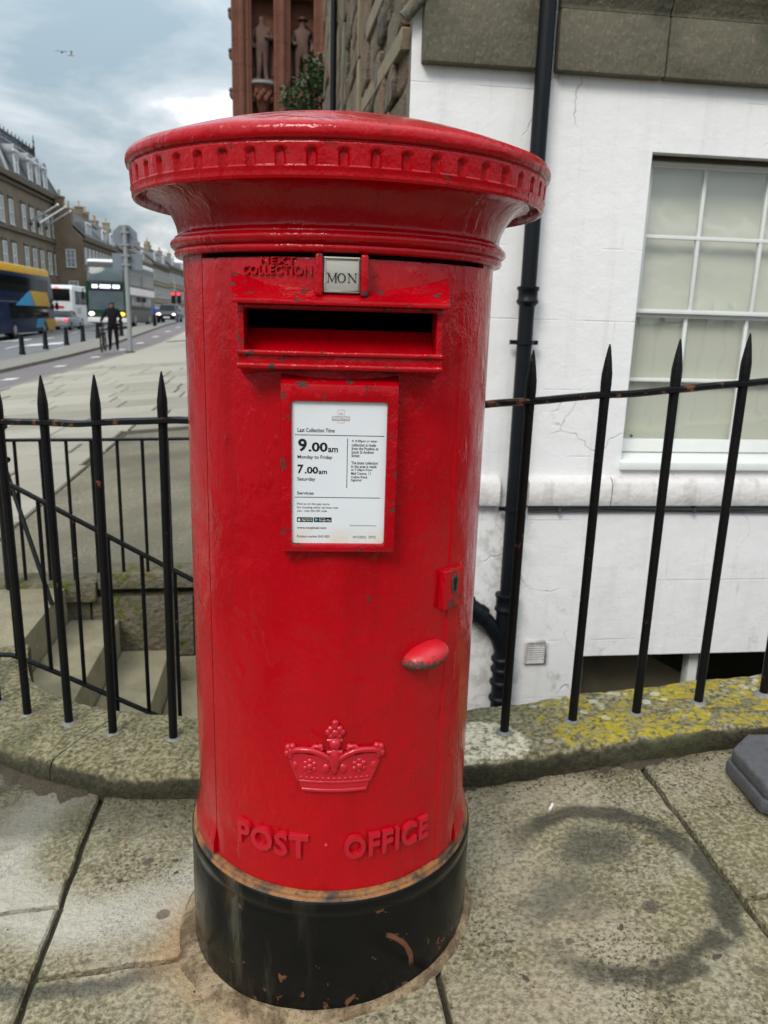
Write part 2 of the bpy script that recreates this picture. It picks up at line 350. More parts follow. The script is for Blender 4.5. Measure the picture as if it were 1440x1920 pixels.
def whitewall():
    k = NM('white_painted_stone'); p = k.obc(); xyz = k.sep(p)
    c = k.mix(k.noise(1.5, 5, .6), (.77, .762, .765), (.86, .852, .85))
    c = k.mix(k.math('MULTIPLY', k.step(k.noise(3, 6, .62, vec=k.scalev(p, (1, 1, .35))), .56, .76), .35), c, (.60, .575, .575))
    rain = k.step(k.noise(11, 5, .6, vec=k.scalev(p, (1, 1, .07))), .52, .72)
    c = k.mix(k.math('MULTIPLY', rain, .22), c, (.50, .48, .46))
    grime = k.math('MULTIPLY', k.step(k.noise(5.5, 7, .7), .56, .70), k.step(xyz[2], .1, -.5))
    c = k.mix(k.math('MULTIPLY', grime, .55), c, (.33, .32, .29))
    pipe_d = k.math('ABSOLUTE', k.math('SUBTRACT', xyz[0], 1.20))
    g2 = k.math('MULTIPLY', k.math('MULTIPLY', k.step(pipe_d, .26, .05), k.step(k.noise(12, 6, .65), .44, .62)), k.step(xyz[2], .45, .0))
    c = k.mix(k.math('MULTIPLY', g2, .5), c, (.30, .30, .27))
    # hairline cracks
    cv = k.vor(1.1, vec=k.warp(p, 2.6, .45), feat='DISTANCE_TO_EDGE')
    crack = k.math('MULTIPLY', k.step(cv, .0045, .001), k.step(k.noise(1.1, 3), .50, .60))
    c = k.mix(k.math('MULTIPLY', crack, .45), c, (.34, .32, .31))
    spots = k.step(k.vor(5.5), .022, .012)
    c = k.mix(k.math('MULTIPLY', spots, .6), c, (.10, .09, .07))
    # faint ashlar joints under the paint
    br = k.n('ShaderNodeTexBrick'); br.inputs['Scale'].default_value = 1.0; br.inputs['Mortar Size'].default_value = .0045; br.inputs['Mortar Smooth'].default_value = .6
    br.inputs['Brick Width'].default_value = .92; br.inputs['Row Height'].default_value = .365
    mpn = k.n('ShaderNodeMapping'); mpn.inputs['Rotation'].default_value = (radians(-90), 0, 0); mpn.inputs['Location'].default_value = (.1, .20, 0)
    k.l(p, mpn.inputs[0]); k.l(mpn.outputs[0], br.inputs['Vector'])
    j = k.math('MULTIPLY', br.outputs['Fac'], k.step(k.noise(2.2, 4), .50, .66))
    c = k.mix(k.math('MULTIPLY', j, .22), c, (.50, .49, .48))
    h = k.math('ADD', k.math('MULTIPLY', k.noise(6, 6, .55), .8), k.math('MULTIPLY', k.noise(60, 4), .14))
    h = k.math('SUBTRACT', h, k.math('MULTIPLY', j, .35)); h = k.math('SUBTRACT', h, k.math('MULTIPLY', crack, .4))
    return k.fin(c, .58, None, k.bump(h, .52, .018), .3)
MAT['white'] = whitewall()
MAT['whiteband'] = (lambda k: k.fin(k.mix(k.math('MULTIPLY', k.step(k.noise(16, 5, .6, vec=k.scalev(k.obc(), (1, 1, .12))), .5, .72), .55), k.mix(k.noise(3), (.58, .55, .54), (.70, .67, .655)), (.36, .33, .30)), .65, None, k.bump(k.noise(20, 6), .6, .015)))(NM('stained_white_band'))
def sootstone():
    k = NM('soot_darkened_sandstone'); p = k.pos()
    c = k.mix(k.noise(2.4, 6, .6, vec=p), (.052, .048, .032), (.165, .148, .105))
    c = k.mix(k.math('MULTIPLY', k.step(k.noise(55, 4, .6, vec=p), .5, .72), .5), c, (.23, .21, .16))
    c = k.mix(k.step(k.noise(19, 6, .7, vec=p), .70, .715), c, (.58, .56, .50))
    c = k.mix(k.math('MULTIPLY', k.step(k.noise(3.1, 4, vec=p), .52, .7), .55), c, (.030, .032, .018))
    tool = k.noise(60, 3, .5, vec=k.scalev(p, (1.2, 1.2, .25)))
    return k.fin(c, .88, None, k.bump(k.math('ADD', tool, k.noise(24, 5, vec=p)), .7, .010))
MAT['soot'] = sootstone()
def rubble():
    k = NM('rubble_sandstone'); p = k.pos(); rn = k.rnd()
    a = k.mix(rn, (.055, .045, .034), (.24, .175, .105))
    n2 = k.step(k.noise(9, 6, .65, vec=k.scalev(p, (1, 1, 3))), .42, .64)
    c = k.mix(n2, a, k.mix(rn, (.22, .18, .125), (.085, .062, .042)))
    c = k.mix(k.step(k.noise(3.3, 4, vec=p), .5, .68), c, (.20, .105, .058))
    return k.fin(c, .9, None, k.bump(k.noise(22, 6, .65, vec=k.scalev(p, (1, 1, 2.4))), 1, .03))
MAT['rubble'] = rubble()
MAT['rubblemortar'] = plain('gable_mortar', (.155, .135, .105), .95, var=.3, scale=14, bump=.02, bscale=24)
MAT['palestone'] = plain('dressed_pale_stone', (.20, .165, .11), .85, var=.14, scale=6, bump=.008, bscale=40)
MAT['sash'] = (lambda k: k.fin(k.mix(k.noise(14, 5), (.66, .68, .66), (.78, .79, .77)), .38, None, k.bump(k.noise(30, 4), .15, .004)))(NM('white_gloss_sash_paint'))
MAT['blind'] = (lambda k: k.fin(k.mix(k.noise(1.4, 4), (.66, .665, .55), (.80, .805, .69)), .7, None))(NM('pale_roller_blind'))
def glass(name='window_glass', tint=(.985, .99, .985), rough=.02):
    k = NM(name); t = k.t; o = [n for n in t.nodes if n.type == 'OUTPUT_MATERIAL'][0]
    tr = k.n('ShaderNodeBsdfTransparent'); tr.inputs[0].default_value = (*tint, 1)
    gl = k.n('ShaderNodeBsdfGlossy'); gl.inputs['Roughness'].default_value = rough
    lw = k.n('ShaderNodeLayerWeight'); lw.inputs[0].default_value = .5; fac = k.math('ADD', k.math('MULTIPLY', k.math('POWER', lw.outputs['Facing'], 4.0),   .9), .10)
    wv = k.bump(k.noise(3.5, 2), .12, .02); k.l(wv, gl.inputs['Normal'])
    mx = k.n('ShaderNodeMixShader'); k.l(fac, mx.inputs[0]); k.l(tr.outputs[0], mx.inputs[1]); k.l(gl.outputs[0], mx.inputs[2]); k.l(mx.outputs[0], o.inputs[0])
    return k.m
MAT['glass'] = glass()
MAT['darkglass'] = plain('dark_glazing', (.006, .007, .008), .08, spec=.10)
MAT['darkroom'] = plain('dim_interior', (.035, .030, .022), .8)
MAT['rubber'] = (lambda k: k.fin(k.mix(k.noise(50, 5, .7), (.030, .031, .036), (.12, .12, .13)), .55, None, k.bump(k.noise(120, 4), .6, .004)))(NM('recycled_rubber'))
MAT['asphalt'] = (lambda k: k.fin(k.mix(k.noise(.35, 5, vec=k.pos()), (.085, .085, .088), (.145, .145, .15)), .75, None, k.bump(k.noise(60, 4, vec=k.pos()), .6, .008)))(NM('road_asphalt'))
MAT['cycle'] = (lambda k: k.fin(k.mix(k.noise(.6, 5, vec=k.pos()), (.105, .088, .088), (.165, .142, .142)), .8, None, k.bump(k.noise(60, 4, vec=k.pos()), .6, .008)))(NM('buff_cycle_asphalt'))
MAT['kerbfar'] = plain('granite_kerb', (.19, .18, .155), .8, var=.15, scale=3)
MAT['roadwhite'] = plain('worn_road_paint', (.60, .60, .58), .7, var=.12, scale=5)
MAT['terrain'] = plain('distant_ground', (.16, .155, .135), .9, scale=1)
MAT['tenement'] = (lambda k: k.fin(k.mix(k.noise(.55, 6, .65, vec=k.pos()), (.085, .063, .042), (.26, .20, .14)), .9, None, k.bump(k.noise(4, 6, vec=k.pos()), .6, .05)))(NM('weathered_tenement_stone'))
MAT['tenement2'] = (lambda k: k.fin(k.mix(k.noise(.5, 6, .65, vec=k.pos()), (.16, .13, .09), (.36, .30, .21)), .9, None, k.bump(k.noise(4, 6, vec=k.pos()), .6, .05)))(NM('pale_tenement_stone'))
MAT['trimstone'] = plain('cornice_stone', (.12, .097, .07), .9, var=.2, scale=1.5)
MAT['slate'] = (lambda k: k.fin(k.mix(k.noise(1.2, 6, .7, vec=k.pos()), (.012, .013, .017), (.034, .036, .042)), .6, None, k.bump(k.noise(9, 4, vec=k.scalev(k.pos(), (1, 1, 3))), .5, .03)))(NM('roof_slate'))
MAT['leadroof'] = plain('grey_lead_flashing', (.22, .235, .25), .5, var=.1, scale=2)
MAT['whitepaint'] = plain('white_paint', (.72, .73, .74), .5, var=.06, scale=3)
MAT['busscreen'] = plain('tinted_windscreen', (.075, .105, .115), .1, var=.2, scale=1.5, spec=.2)
MAT['winpane'] = plain('far_window_pane', (.26, .29, .30), .12, var=.35, scale=.5)
MAT['pot'] = plain('buff_chimney_pot', (.46, .33, .20), .85, var=.2, scale=2)
MAT['redstone'] = (lambda k: k.fin(k.mix(k.noise(2.2, 6, .65, vec=k.pos()), (.072, .024, .014), (.20, .078, .046)), .9, None, k.bump(k.noise(14, 6, vec=k.pos()), .6, .03)))(NM('red_sandstone'))
MAT['statue'] = (lambda k: k.fin(k.mix(k.noise(3.0, 6, .65, vec=k.pos()), (.040, .024, .020), (.16, .085, .060)), .85, None, k.bump(k.noise(20, 5, vec=k.pos()), .6, .02)))(NM('sooty_statue_stone'))
def leafmat():
    k = NM('tree_leaf'); c = k.mix(k.noise(2.5, 4, vec=k.pos()), (.010, .028, .006), (.050, .095, .022))
    k.b.inputs['Subsurface Weight'].default_value = 0
    return k.fin(c, .5)
MAT['leaf'] = leafmat()
MAT['bark'] = plain('tree_bark', (.07, .055, .04), .9, var=.3, scale=9, bump=.02, bscale=30)
for nm, c, r in [('bus_navy', (.010, .020, .055), .25), ('bus_yellow', (.72, .40, .025), .3), ('bus_blue', (.045, .32, .60), .3), ('bus_green', (.006, .045, .022), .22), ('bus_white', (.68, .70, .69), .28), ('bus_grey', (.045, .048, .046), .35), ('coach_white', (.62, .63, .64), .28), ('car_silver', (.36, .39, .42), .25), ('car_black', (.012, .013, .015), .18), ('tyre', (.014, .014, .014), .8), ('rimgrey', (.28, .28, .29), .35), ('bollard_black', (.008, .009, .010), .4), ('sign_grey', (.17, .20, .23), .45), ('pole_grey', (.26, .27, .28), .4), ('cloth_black', (.010, .010, .012), .85), ('skin', (.30, .16, .11), .5), ('hair', (.012, .010, .008), .7), ('cloth_grey', (.035, .035, .040), .85), ('plastic_black', (.012, .012, .012), .5), ('sign_blue', (.02, .10, .45), .4), ('chrome', (.5, .5, .5), .2), ('filter_white', (.72, .68, .60), .8), ('leaf_dead', (.24, .10, .035), .7), ('cable_grey', (.07, .07, .075), .5), ('gull_white', (.62, .62, .60), .7), ('gull_dark', (.07, .07, .075), .7), ('red_plastic', (.45, .02, .02), .35)]:
    MAT[nm] = plain(nm, c, r, var=.07, scale=2, spec=.16)
def emis(name, col, st):
    k = NM(name); k.b.inputs['Emission Color'].default_value = (*col, 1); k.b.inputs['Emission Strength'].default_value = st
    return k.fin(col, .4)
MAT['lamp_white'] = emis('lit_headlamp', (1.0, .95, .85), 2.2)
MAT['lamp_amber'] = emis('lit_amber_lamp', (1.0, .62, .05), 1.2)
MAT['lamp_red'] = emis('lit_red_lamp', (1.0, .05, .06), 1.1)
MAT['led_white'] = emis('lit_destination_display', (.75, .82, 1.0), .9)

# ------------------------------------------------------------------ mesh builders
class MB:
    def __init__(self): self.v = []; self.f = []; self.mi = []; self.cur = 0
    def add(self, verts, faces):
        o = len(self.v); self.v += [tuple(x) for x in verts]; self.f += [tuple(i + o for i in f) for f in faces]; self.mi += [self.cur] * len(faces); return o
    def box(self, c, s, rz=0.0, rx=0.0, ry=0.0):
        R = Matrix.Rotation(rz, 3, 'Z') @ Matrix.Rotation(rx, 3, 'X') @ Matrix.Rotation(ry, 3, 'Y'); c = Vector(c)
        vs = [c + R @ Vector((x * s[0] / 2, y * s[1] / 2, z * s[2] / 2)) for x in (-1, 1) for y in (-1, 1) for z in (-1, 1)]
        self.add(vs, [(0, 1, 3, 2), (4, 6, 7, 5), (0, 4, 5, 1), (2, 3, 7, 6), (0, 2, 6, 4), (1, 5, 7, 3)]); return self
    def b2(self, lo, hi):
        return self.box([(a + b) / 2 for a, b in zip(lo, hi)], [b - a for a, b in zip(lo, hi)])
    def tube(self, pts, r, n=8, cap=True):
        pts = [Vector(p) for p in pts]; rs = r if isinstance(r, (list, tuple)) else [r] * len(pts)
        rings = []; prev = None
        for i, p in enumerate(pts):
            d = (pts[min(i + 1, len(pts) - 1)] - pts[max(i - 1, 0)]).normalized()
            if prev is None:
                a = Vector((0, 0, 1)) if abs(d.z) < .9 else Vector((1, 0, 0)); u = d.cross(a).normalized()
            else: u = (prev - d * prev.dot(d)).normalized()
            prev = u; w = d.cross(u)
            rings.append([p + (u * cos(2 * pi * k / n) + w * sin(2 * pi * k / n)) * rs[i] for k in range(n)])
        vs = [v for rg in rings for v in rg]; fs = []
        for i in range(len(pts) - 1):
            for k in range(n): fs.append((i * n + k, i * n + (k + 1) % n, (i + 1) * n + (k + 1) % n, (i + 1) * n + k))
        if cap: fs.append(tuple(range(n - 1, -1, -1))); fs.append(tuple((len(pts) - 1) * n + k for k in range(n)))
        self.add(vs, fs); return self
    def lathe(self, prof, n=48, c=(0, 0, 0), closed=False):
        vs = []; fs = []; m_ = len(prof)
        for r, z in prof:
            for k in range(n):
                a = 2 * pi * k / n; vs.append((c[0] + r * cos(a), c[1] + r * sin(a), c[2] + z))
        for i in range(m_ if closed else m_ - 1):
            j = (i + 1) % m_
            for k in range(n): fs.append((i * n + k, i * n + (k + 1) % n, j * n + (k + 1) % n, j * n + k))
        self.add(vs, fs); return self
    def ball(self, c, r, n=10, m_=7, rot=None):
        rr = r if isinstance(r, (tuple, list)) else (r, r, r); c = Vector(c); vs = []; fs = []
        for i in range(m_ + 1):
            ph = pi * i / m_
            for k in range(n):
                a = 2 * pi * k / n; q = Vector((rr[0] * sin(ph) * cos(a), rr[1] * sin(ph) * sin(a), rr[2] * cos(ph)))
                if rot is not None: q = rot @ q
                vs.append(c + q)
        for i in range(m_):
            for k in range(n): fs.append((i * n + k, (i + 1) * n + k, (i + 1) * n + (k + 1) % n, i * n + (k + 1) % n))
        self.add(vs, fs); return self
    def prism(self, poly, lo, hi, axis='x'):      # poly in the two other axes, extruded lo..hi along axis
        n = len(poly)
        def mk(p, w): return {'x': (w, p[0], p[1]), 'y': (p[0], w, p[1]), 'z': (p[0], p[1], w)}[axis]
        vs = [mk(p, lo) for p in poly] + [mk(p, hi) for p in poly]
        fs = [tuple(range(n - 1, -1, -1)), tuple(range(n, 2 * n))] + [(i, (i + 1) % n, n + (i + 1) % n, n + i) for i in range(n)]
        self.add(vs, fs); return self
    def mesh(self, name, mats, smooth=None, bevel=0.0, bseg=2, weld=True):
        me = bpy.data.meshes.new(name); me.from_pydata(self.v, [], self.f); me.update()
        for mm in (mats if isinstance(mats, (list, tuple)) else [mats]): me.materials.append(MAT[mm])
        if any(self.mi): me.polygons.foreach_set('material_index', self.mi)
        bm = bmesh.new(); bm.from_mesh(me)
        if weld: bmesh.ops.remove_doubles(bm, verts=bm.verts, dist=1e-5)
        bmesh.ops.recalc_face_normals(bm, faces=bm.faces)
        if bevel:
            ed = [x for x in bm.edges if len(x.link_faces) == 2 and x.calc_face_angle(0) > .5]
            bmesh.ops.bevel(bm, geom=ed, offset=bevel, segments=bseg, profile=.6, affect='EDGES', clamp_overlap=True)
        bm.to_mesh(me); bm.free()
        if smooth is not None:
            me.polygons.foreach_set('use_smooth', [True] * len(me.polygons)); me.set_sharp_from_angle(angle=radians(smooth))
        return me
    def build(self, name, mats, parent=None, smooth=None, bevel=0.0, bseg=2, loc=None):
        return link(name, self.mesh(name, mats, smooth, bevel, bseg), parent, loc)
def link(name, me, parent=None, loc=None, rz=0.0):
    o = bpy.data.objects.new(name, me); COL.objects.link(o); o.parent = parent
    if loc is not None: o.location = loc
    if rz: o.rotation_euler = (0, 0, rz)
    return o
def tag(o, label, cat, group=None, kind=None):
    o['label'] = label
    if cat: o['category'] = cat
    if group: o['group'] = group
    if kind: o['kind'] = kind
    return o
def thing(name, label, cat, loc=(0, 0, 0), rz=0.0, group=None):
    o = bpy.data.objects.new(name, None); COL.objects.link(o); o.location = loc; o.rotation_euler = (0, 0, rz); o.empty_display_size = .2
    return tag(o, label, cat, group)
def struct(o, label=None):
    o['kind'] = 'structure'
    if label: o['label'] = label
    return o
def copy_tree(o, parent=None):
    c = o.copy(); COL.objects.link(c); c.parent = parent
    for ch in list(o.children): copy_tree(ch, c)
    return c
def text_geo(s, size, extrude=0.0, bevel=0.0, align='LEFT', space=1.0, offset=0.0):
    cu = bpy.data.curves.new('txt', 'FONT'); cu.body = s; cu.size = size; cu.extrude = extrude; cu.bevel_depth = bevel; cu.bevel_resolution = 1
    cu.align_x = align; cu.space_character = space; cu.offset = offset; cu.resolution_u = 3
    o = bpy.data.objects.new('txt', cu); COL.objects.link(o)
    bpy.context.view_layer.update()
    dg = bpy.context.evaluated_depsgraph_get(); me = bpy.data.meshes.new_from_object(o.evaluated_get(dg))
    vs = [v.co.copy() for v in me.vertices]; fs = [tuple(p.vertices) for p in me.polygons]
    bpy.data.objects.remove(o); bpy.data.curves.remove(cu); bpy.data.meshes.remove(me)
    return vs, fs
def skin_figure(name, joints, edges, mats, parent, sub=2, root=None):
    keys = list(joints); idx = {k: i for i, k in enumerate(keys)}
    me = bpy.data.meshes.new(name); me.from_pydata([joints[k][0] for k in keys], [(idx[a], idx[b]) for a, b in edges], []); me.update()
    o = bpy.data.objects.new(name, me); COL.objects.link(o)
    md = o.modifiers.new('skin', 'SKIN'); md.use_smooth_shade = True
    for i, k in enumerate(keys):
        r = joints[k][1]; sv = me.skin_vertices[0].data[i]; sv.radius = (r, r) if not isinstance(r, tuple) else r; sv.use_root = (k == root)
    s2 = o.modifiers.new('sub', 'SUBSURF'); s2.levels = sub; s2.render_levels = sub
    bpy.context.view_layer.update()
    dg = bpy.context.evaluated_depsgraph_get(); nm = bpy.data.meshes.new_from_object(o.evaluated_get(dg)); nm.name = name
    nm.materials.clear(); nm.materials.append(MAT[mats]); nm.polygons.foreach_set('use_smooth', [True] * len(nm.polygons))
    bpy.data.objects.remove(o); bpy.data.meshes.remove(me)
    return link(name, nm, parent)

# ------------------------------------------------------------------ the setting: ground, pavements, road
KERB_T = -5.4                                     # line where the pavement meets the cycle track
def Gd(t, s):                                     # ground under the paving, dropped beyond the pavement kerb
    return G(t, s) - .02 - .10 * sstep(-5.1, -5.4, t)
KF = [(6.0, 1.80), (2.5, 1.80), (1.22, 1.80), (.80, 1.79), (.47, 1.785), (.10, 1.82), (-.24, 1.885), (-.52, 1.965), (-.845, 2.175), (-1.10, 2.46), (-1.28, 2.85)]   # kerb front foot
KR = [(6.0, 2.09), (2.5, 2.09), (1.16, 2.082), (.90, 2.08), (.55, 2.075), (.15, 2.10), (-.16, 2.17), (-.39, 2.264), (-.66, 2.39), (-.86, 2.58), (-.98, 2.92)]  # kerb rear edge
def crom(pts, n):
    res = []
    for i in range(len(pts) - 1):
        p0 = pts[max(i - 1, 0)]; p1 = pts[i]; p2 = pts[i + 1]; p3 = pts[min(i + 2, len(pts) - 1)]
        for k in range(n):
            u = k / n
            res.append(tuple(.5 * (2 * b + (c - a) * u + (2 * a - 5 * b + 4 * c - d) * u * u + (-a + 3 * b - 3 * c + d) * u ** 3) for a, b, c, d in zip(p0, p1, p2, p3)))
    res.append(tuple(pts[-1])); return res
KFc, KRc = crom(KF, 14), crom(KR, 14)
KM = [((a[0] + b[0]) / 2, (a[1] + b[1]) / 2) for a, b in zip(KFc, KRc)]
STAIR_T0, BACK_S = -1.08, 3.80
def kerb_mid_s(t):
    for (a, b) in zip(KM, KM[1:]):
        if b[0] <= t <= a[0]: return b[1] + (a[1] - b[1]) * (t - b[0]) / (a[0] - b[0] + 1e-9)
    return 9e9 if t < KM[-1][0] else KM[0][1]
def in_area(t, s):                                # the sunken basement area
    return t > STAIR_T0 and t < 6 and s < (BACK_S + .02 if t < .58 else 4.3) and s > kerb_mid_s(t)
def frange(a, b, d):
    n = max(1, round((b - a) / d)); return [a + (b - a) * i / n for i in range(n)]
tl = [-420, -250, -140, -90, -60, -45, -36, -30, -24, -19, -15, -12, -10, -8, -6.5] + frange(-5.5, -5.0, .1) + [-5, -4, -3, -2, -1.5] + frange(STAIR_T0 - .2, STAIR_T0, .1) + frange(STAIR_T0, .58, .083) + frange(.58, 1.4, .082) + [1.4, 2.5, 4, 6, 9, 14, 25, 60, 150, 300]
sl = [-120, -40, -15, -6, -2, 0, 1, 1.6] + frange(1.75, 3.0, .07) + [3.0, 3.4, BACK_S, BACK_S + .02, 4.3, 4.6, 6, 9, 13, 17, 21, 25, 29, 33, 37, 41, 45, 49, 53, 57, 62, 68, 75, 82, 90, 100, 120, 160, 230, 350, 600]
mb = MB(); nt_ = len(tl)
mb.v = [tuple(P(t, s, Gd(t, s))) for s in sl for t in tl]
for i in range(len(sl) - 1):
    for j in range(nt_ - 1):
        tc_, sc_ = (tl[j] + tl[j + 1]) / 2, (sl[i] + sl[i + 1]) / 2
        if in_area(tc_, sc_): continue
        mb.f.append((i * nt_ + j, i * nt_ + j + 1, (i + 1) * nt_ + j + 1, (i + 1) * nt_ + j)); mb.mi.append(0)
struct(mb.build('ground', 'bed', smooth=40), 'earth and mortar bed under the paving, out to the horizon')

def sheet(name, mat, t0, t1, s0, s1, h, n=24, base=G, m_=1):
    mb = MB(); ss = [s0 + (s1 - s0) * i / n for i in range(n + 1)]; tt = [t0 + (t1 - t0) * j / m_ for j in range(m_ + 1)]
    mb.v = [tuple(P(t, s, base(t, s) + h)) for s in ss for t in tt]
    for i in range(n):
        for j in range(m_): mb.f.append((i * (m_ + 1) + j, i * (m_ + 1) + j + 1, (i + 1) * (m_ + 1) + j + 1, (i + 1) * (m_ + 1) + j)); mb.mi.append(0)
    return struct(mb.build(name, mat, smooth=40))
def strip(name, mat, t0, t1, s0, s1, h, top, n=40, base=G):   # a raised strip with real thickness
    mb = MB(); ss = [s0 + (s1 - s0) * i / n for i in range(n + 1)]
    for s in ss:
        g0, g1 = base(t0, s), base(t1, s)
        mb.v += [tuple(P(t0, s, g0 + h)), tuple(P(t0, s, g0 + top)), tuple(P(t1, s, g1 + top)), tuple(P(t1, s, g1 + h))]
    for i in range(n):
        for k in range(3): mb.f.append((i * 4 + k, i * 4 + k + 1, (i + 1) * 4 + k + 1, (i + 1) * 4 + k)); mb.mi.append(0)
    mb.f += [(0, 1, 2, 3), tuple(n * 4 + k for k in (3, 2, 1, 0))]; mb.mi += [0, 0]
    return struct(mb.build(name, mat, smooth=40))
sheet('pavement', 'farflag', -5.25, 3.0, 21.0, 90, -.004, 50)
strip('pavement_kerb', 'kerbfar', -5.42, -5.25, -6, 95, -.16, .0, 80)
sheet('cycle_track', 'cycle', -7.75, -5.42, -10, 140, -.10, 90)
strip('traffic_island', 'kerbfar', -9.7, -7.75, -10, 58, -.16, .0, 70)
sheet('road', 'asphalt', -21.0, -9.7, -10, 230, -.105, 110)
sheet('road_junction', 'asphalt', -9.7, -7.75, 58, 230, -.108, 60)
strip('far_pavement', 'kerbfar', -30, -21.0, -10, 230, -.16, .0, 80)
for i, (t, s0, s1, w) in enumerate([(-13.4, 22 + 6 * k, 24.2 + 6 * k, .14) for k in range(8)] + [(-17.2, 26 + 7 * k, 29 + 7 * k, .14) for k in range(6)] + [(-10.1, 15, 50, .10), (-15.2, 36, 37.2, 2.6), (-12.0, 41, 42.2, 1.8), (-15.6, 47, 48, 2.2)]):
    sheet('road_marking', 'roadwhite', t - w / 2, t + w / 2, s0, s1, -.097, 6)
for k in range(9):
    sheet('cycle_marking', 'roadwhite', -6.72, -6.42, 15.2 + 4.3 * k, 15.75 + 4.3 * k, -.094, 2)

# --- paving slabs ---------------------------------------------------------------------------------
def slab_mesh(t0, t1, s0, s1, h0=0.0, ch=.006, jit=0.0, cut=None, rough=0.0):
    tc_, sc_ = (t0 + t1) / 2, (s0 + s1) / 2; tilt = (random.uniform(-1, 1) * jit, random.uniform(-1, 1) * jit)
    mb = MB(); c = P(tc_, sc_, G(tc_, sc_))
    pts = [(t0, s0), (t1, s0), (t1, s1), (t0, s1)] if cut is None else cut
    cen = (sum(p[0] for p in pts) / len(pts), sum(p[1] for p in pts) / len(pts))
    def ring(ins, dz):
        r = []
        for (t, s) in pts:
            d = hypot(cen[0] - t, cen[1] - s); k = ins / d
            t2, s2 = t + (cen[0] - t) * k, s + (cen[1] - s) * k
            r.append(P(t2, s2, G(t2, s2) + dz + h0 + tilt[0] * (t2 - tc_) + tilt[1] * (s2 - sc_)) - c)
        return r
    if rough:
        pp = []
        for (a, b) in zip(pts, pts[1:] + pts[:1]):
            m_ = max(1, int(hypot(b[0] - a[0], b[1] - a[1]) / .035))
            for k in range(m_):
                t, s = a[0] + (b[0] - a[0]) * k / m_, a[1] + (b[1] - a[1]) * k / m_
                j = 0 if k == 0 else 1
                pp.append((t + j * rough * (mnoise.noise(Vector((t * 17, s * 17, 1))) + .7 * mnoise.noise(Vector((t * 50, s * 50, 4)))), s + j * rough * (mnoise.noise(Vector((t * 17, s * 17, 7))) + .7 * mnoise.noise(Vector((t * 50, s * 50, 9))))))
        pts = pp
    n = len(pts); mb.add(ring(0, -.045) + ring(0, -ch) + ring(ch * 1.3, 0), [(i, (i + 1) % n, n + (i + 1) % n, n + i) for i in range(n)] + [(n + i, n + (i + 1) % n, 2 * n + (i + 1) % n, 2 * n + i) for i in range(n)] + [tuple(range(2 * n, 3 * n))])
    return mb, c
paving = thing('pavement_slabs', 'worn sandstone paving slabs around the red pillar box', None); del paving['label']; struct(paving, 'large worn sandstone slabs with greenish algae around the pillar box')
def fs(t):                                        # slabs run up to the kerb foot
    return kerb_mid_s(t) - .10
J = .007
fore = [
    [(-.505 + J, 1.355 + J), (.29 - J, 1.355 + J), (.29 - J, fs(.29)), (-.1, fs(-.1)), (-.505 + J, fs(-.505))],
    [(-.505 + J, .55), (.29 - J, .55), (.29 - J, 1.355 - J), (-.505 + J, 1.355 - J)],
    [(.29 + J, .55), (.95 - J, .55), (.95 - J, fs(.95)), (.62, fs(.62)), (.29 + J, fs(.29))],
    [(-1.45, 1.555 + J), (-.505 - J, 1.555 + J), (-.505 - J, fs(-.505)), (-.75, fs(-.75) - .01), (-1.0, fs(-1.0) - .02), (-1.22, 2.75), (-1.45, 2.9)],
    [(-1.45, .55), (-.505 - J, .55), (-.505 - J, 1.555 - J), (-1.45, 1.555 - J)],
    [(.95 + J, 1.293 + J), (1.85, 1.293 + J), (1.85, fs(1.85)), (.95 + J, fs(.95))],
    [(.95 + J, .35), (1.70, .35), (1.70, 1.293 - J), (.95 + J, 1.293 - J)],
    [(1.865, 1.0), (2.8, 1.0), (2.8, fs(2.5)), (1.865, fs(1.9))],
    [(1.715, .0), (2.8, .0), (2.8, .985), (1.715, .985)],
    [(-2.3, 1.2), (-1.465, 1.2), (-1.465, 2.1), (-2.3, 2.1)], [(-2.3, .3), (-1.465, .3), (-1.465, 1.185), (-2.3, 1.185)],
    [(-2.3, 2.115), (-1.465, 2.115), (-1.465, 3.0), (-2.3, 3.0)],
    [(-1.2, -.5), (-.1, -.5), (-.1, .535), (-1.2, .535)], [(-.085, -.5), (.935, -.5), (.935, .335), (.935, .535), (-.085, .535)], [(.95, -.5), (1.7, -.5), (1.7, .335), (.95, .335)],
]
for pts in fore:
    ts_ = [p[0] for p in pts]; ss_ = [p[1] for p in pts]
    mb, c = slab_mesh(min(ts_), max(ts_), min(ss_), max(ss_), 0.0, .005, .002, cut=pts, rough=.0045)
    mb.build('slab', 'flag', paving, loc=c)
far_paving = thing('footway_slabs', '', None); del far_paving['label']; struct(far_paving, 'pale sandstone footway slabs laid in courses beyond the railings')
s = 2.6; row = 0
while s < 21:
    dep = random.choice((.55, .62, .7)) * (1 if s < 9 else 1.25); t = -5.24 + random.uniform(-.6, 0)
    tmax = -1.72 if s < 8.6 else .56
    while t < tmax - .05:
        ln = random.uniform(.75, 1.35); a, b = max(t, -5.24), min(t + ln, tmax)
        if b - a > .12 and not (a < -1.3 and b > -2.35 and s < 3.05):
            mb, c = slab_mesh(a + .011, b - .011, s + .012, min(s + dep, 21) - .012, random.uniform(-.004, .004), .012, .005)
            mb.build('slab', 'farflag', far_paving, loc=c)
        t += ln
    s += dep; row += 1
sheet('screed_apron', 'screed', -1.70, .58, BACK_S + .12, 8.58, -.006, 10, m_=4)
sheet('stair_landing', 'step', -1.70, STAIR_T0 - .30, 3.0, BACK_S + .12, -.010, 4)

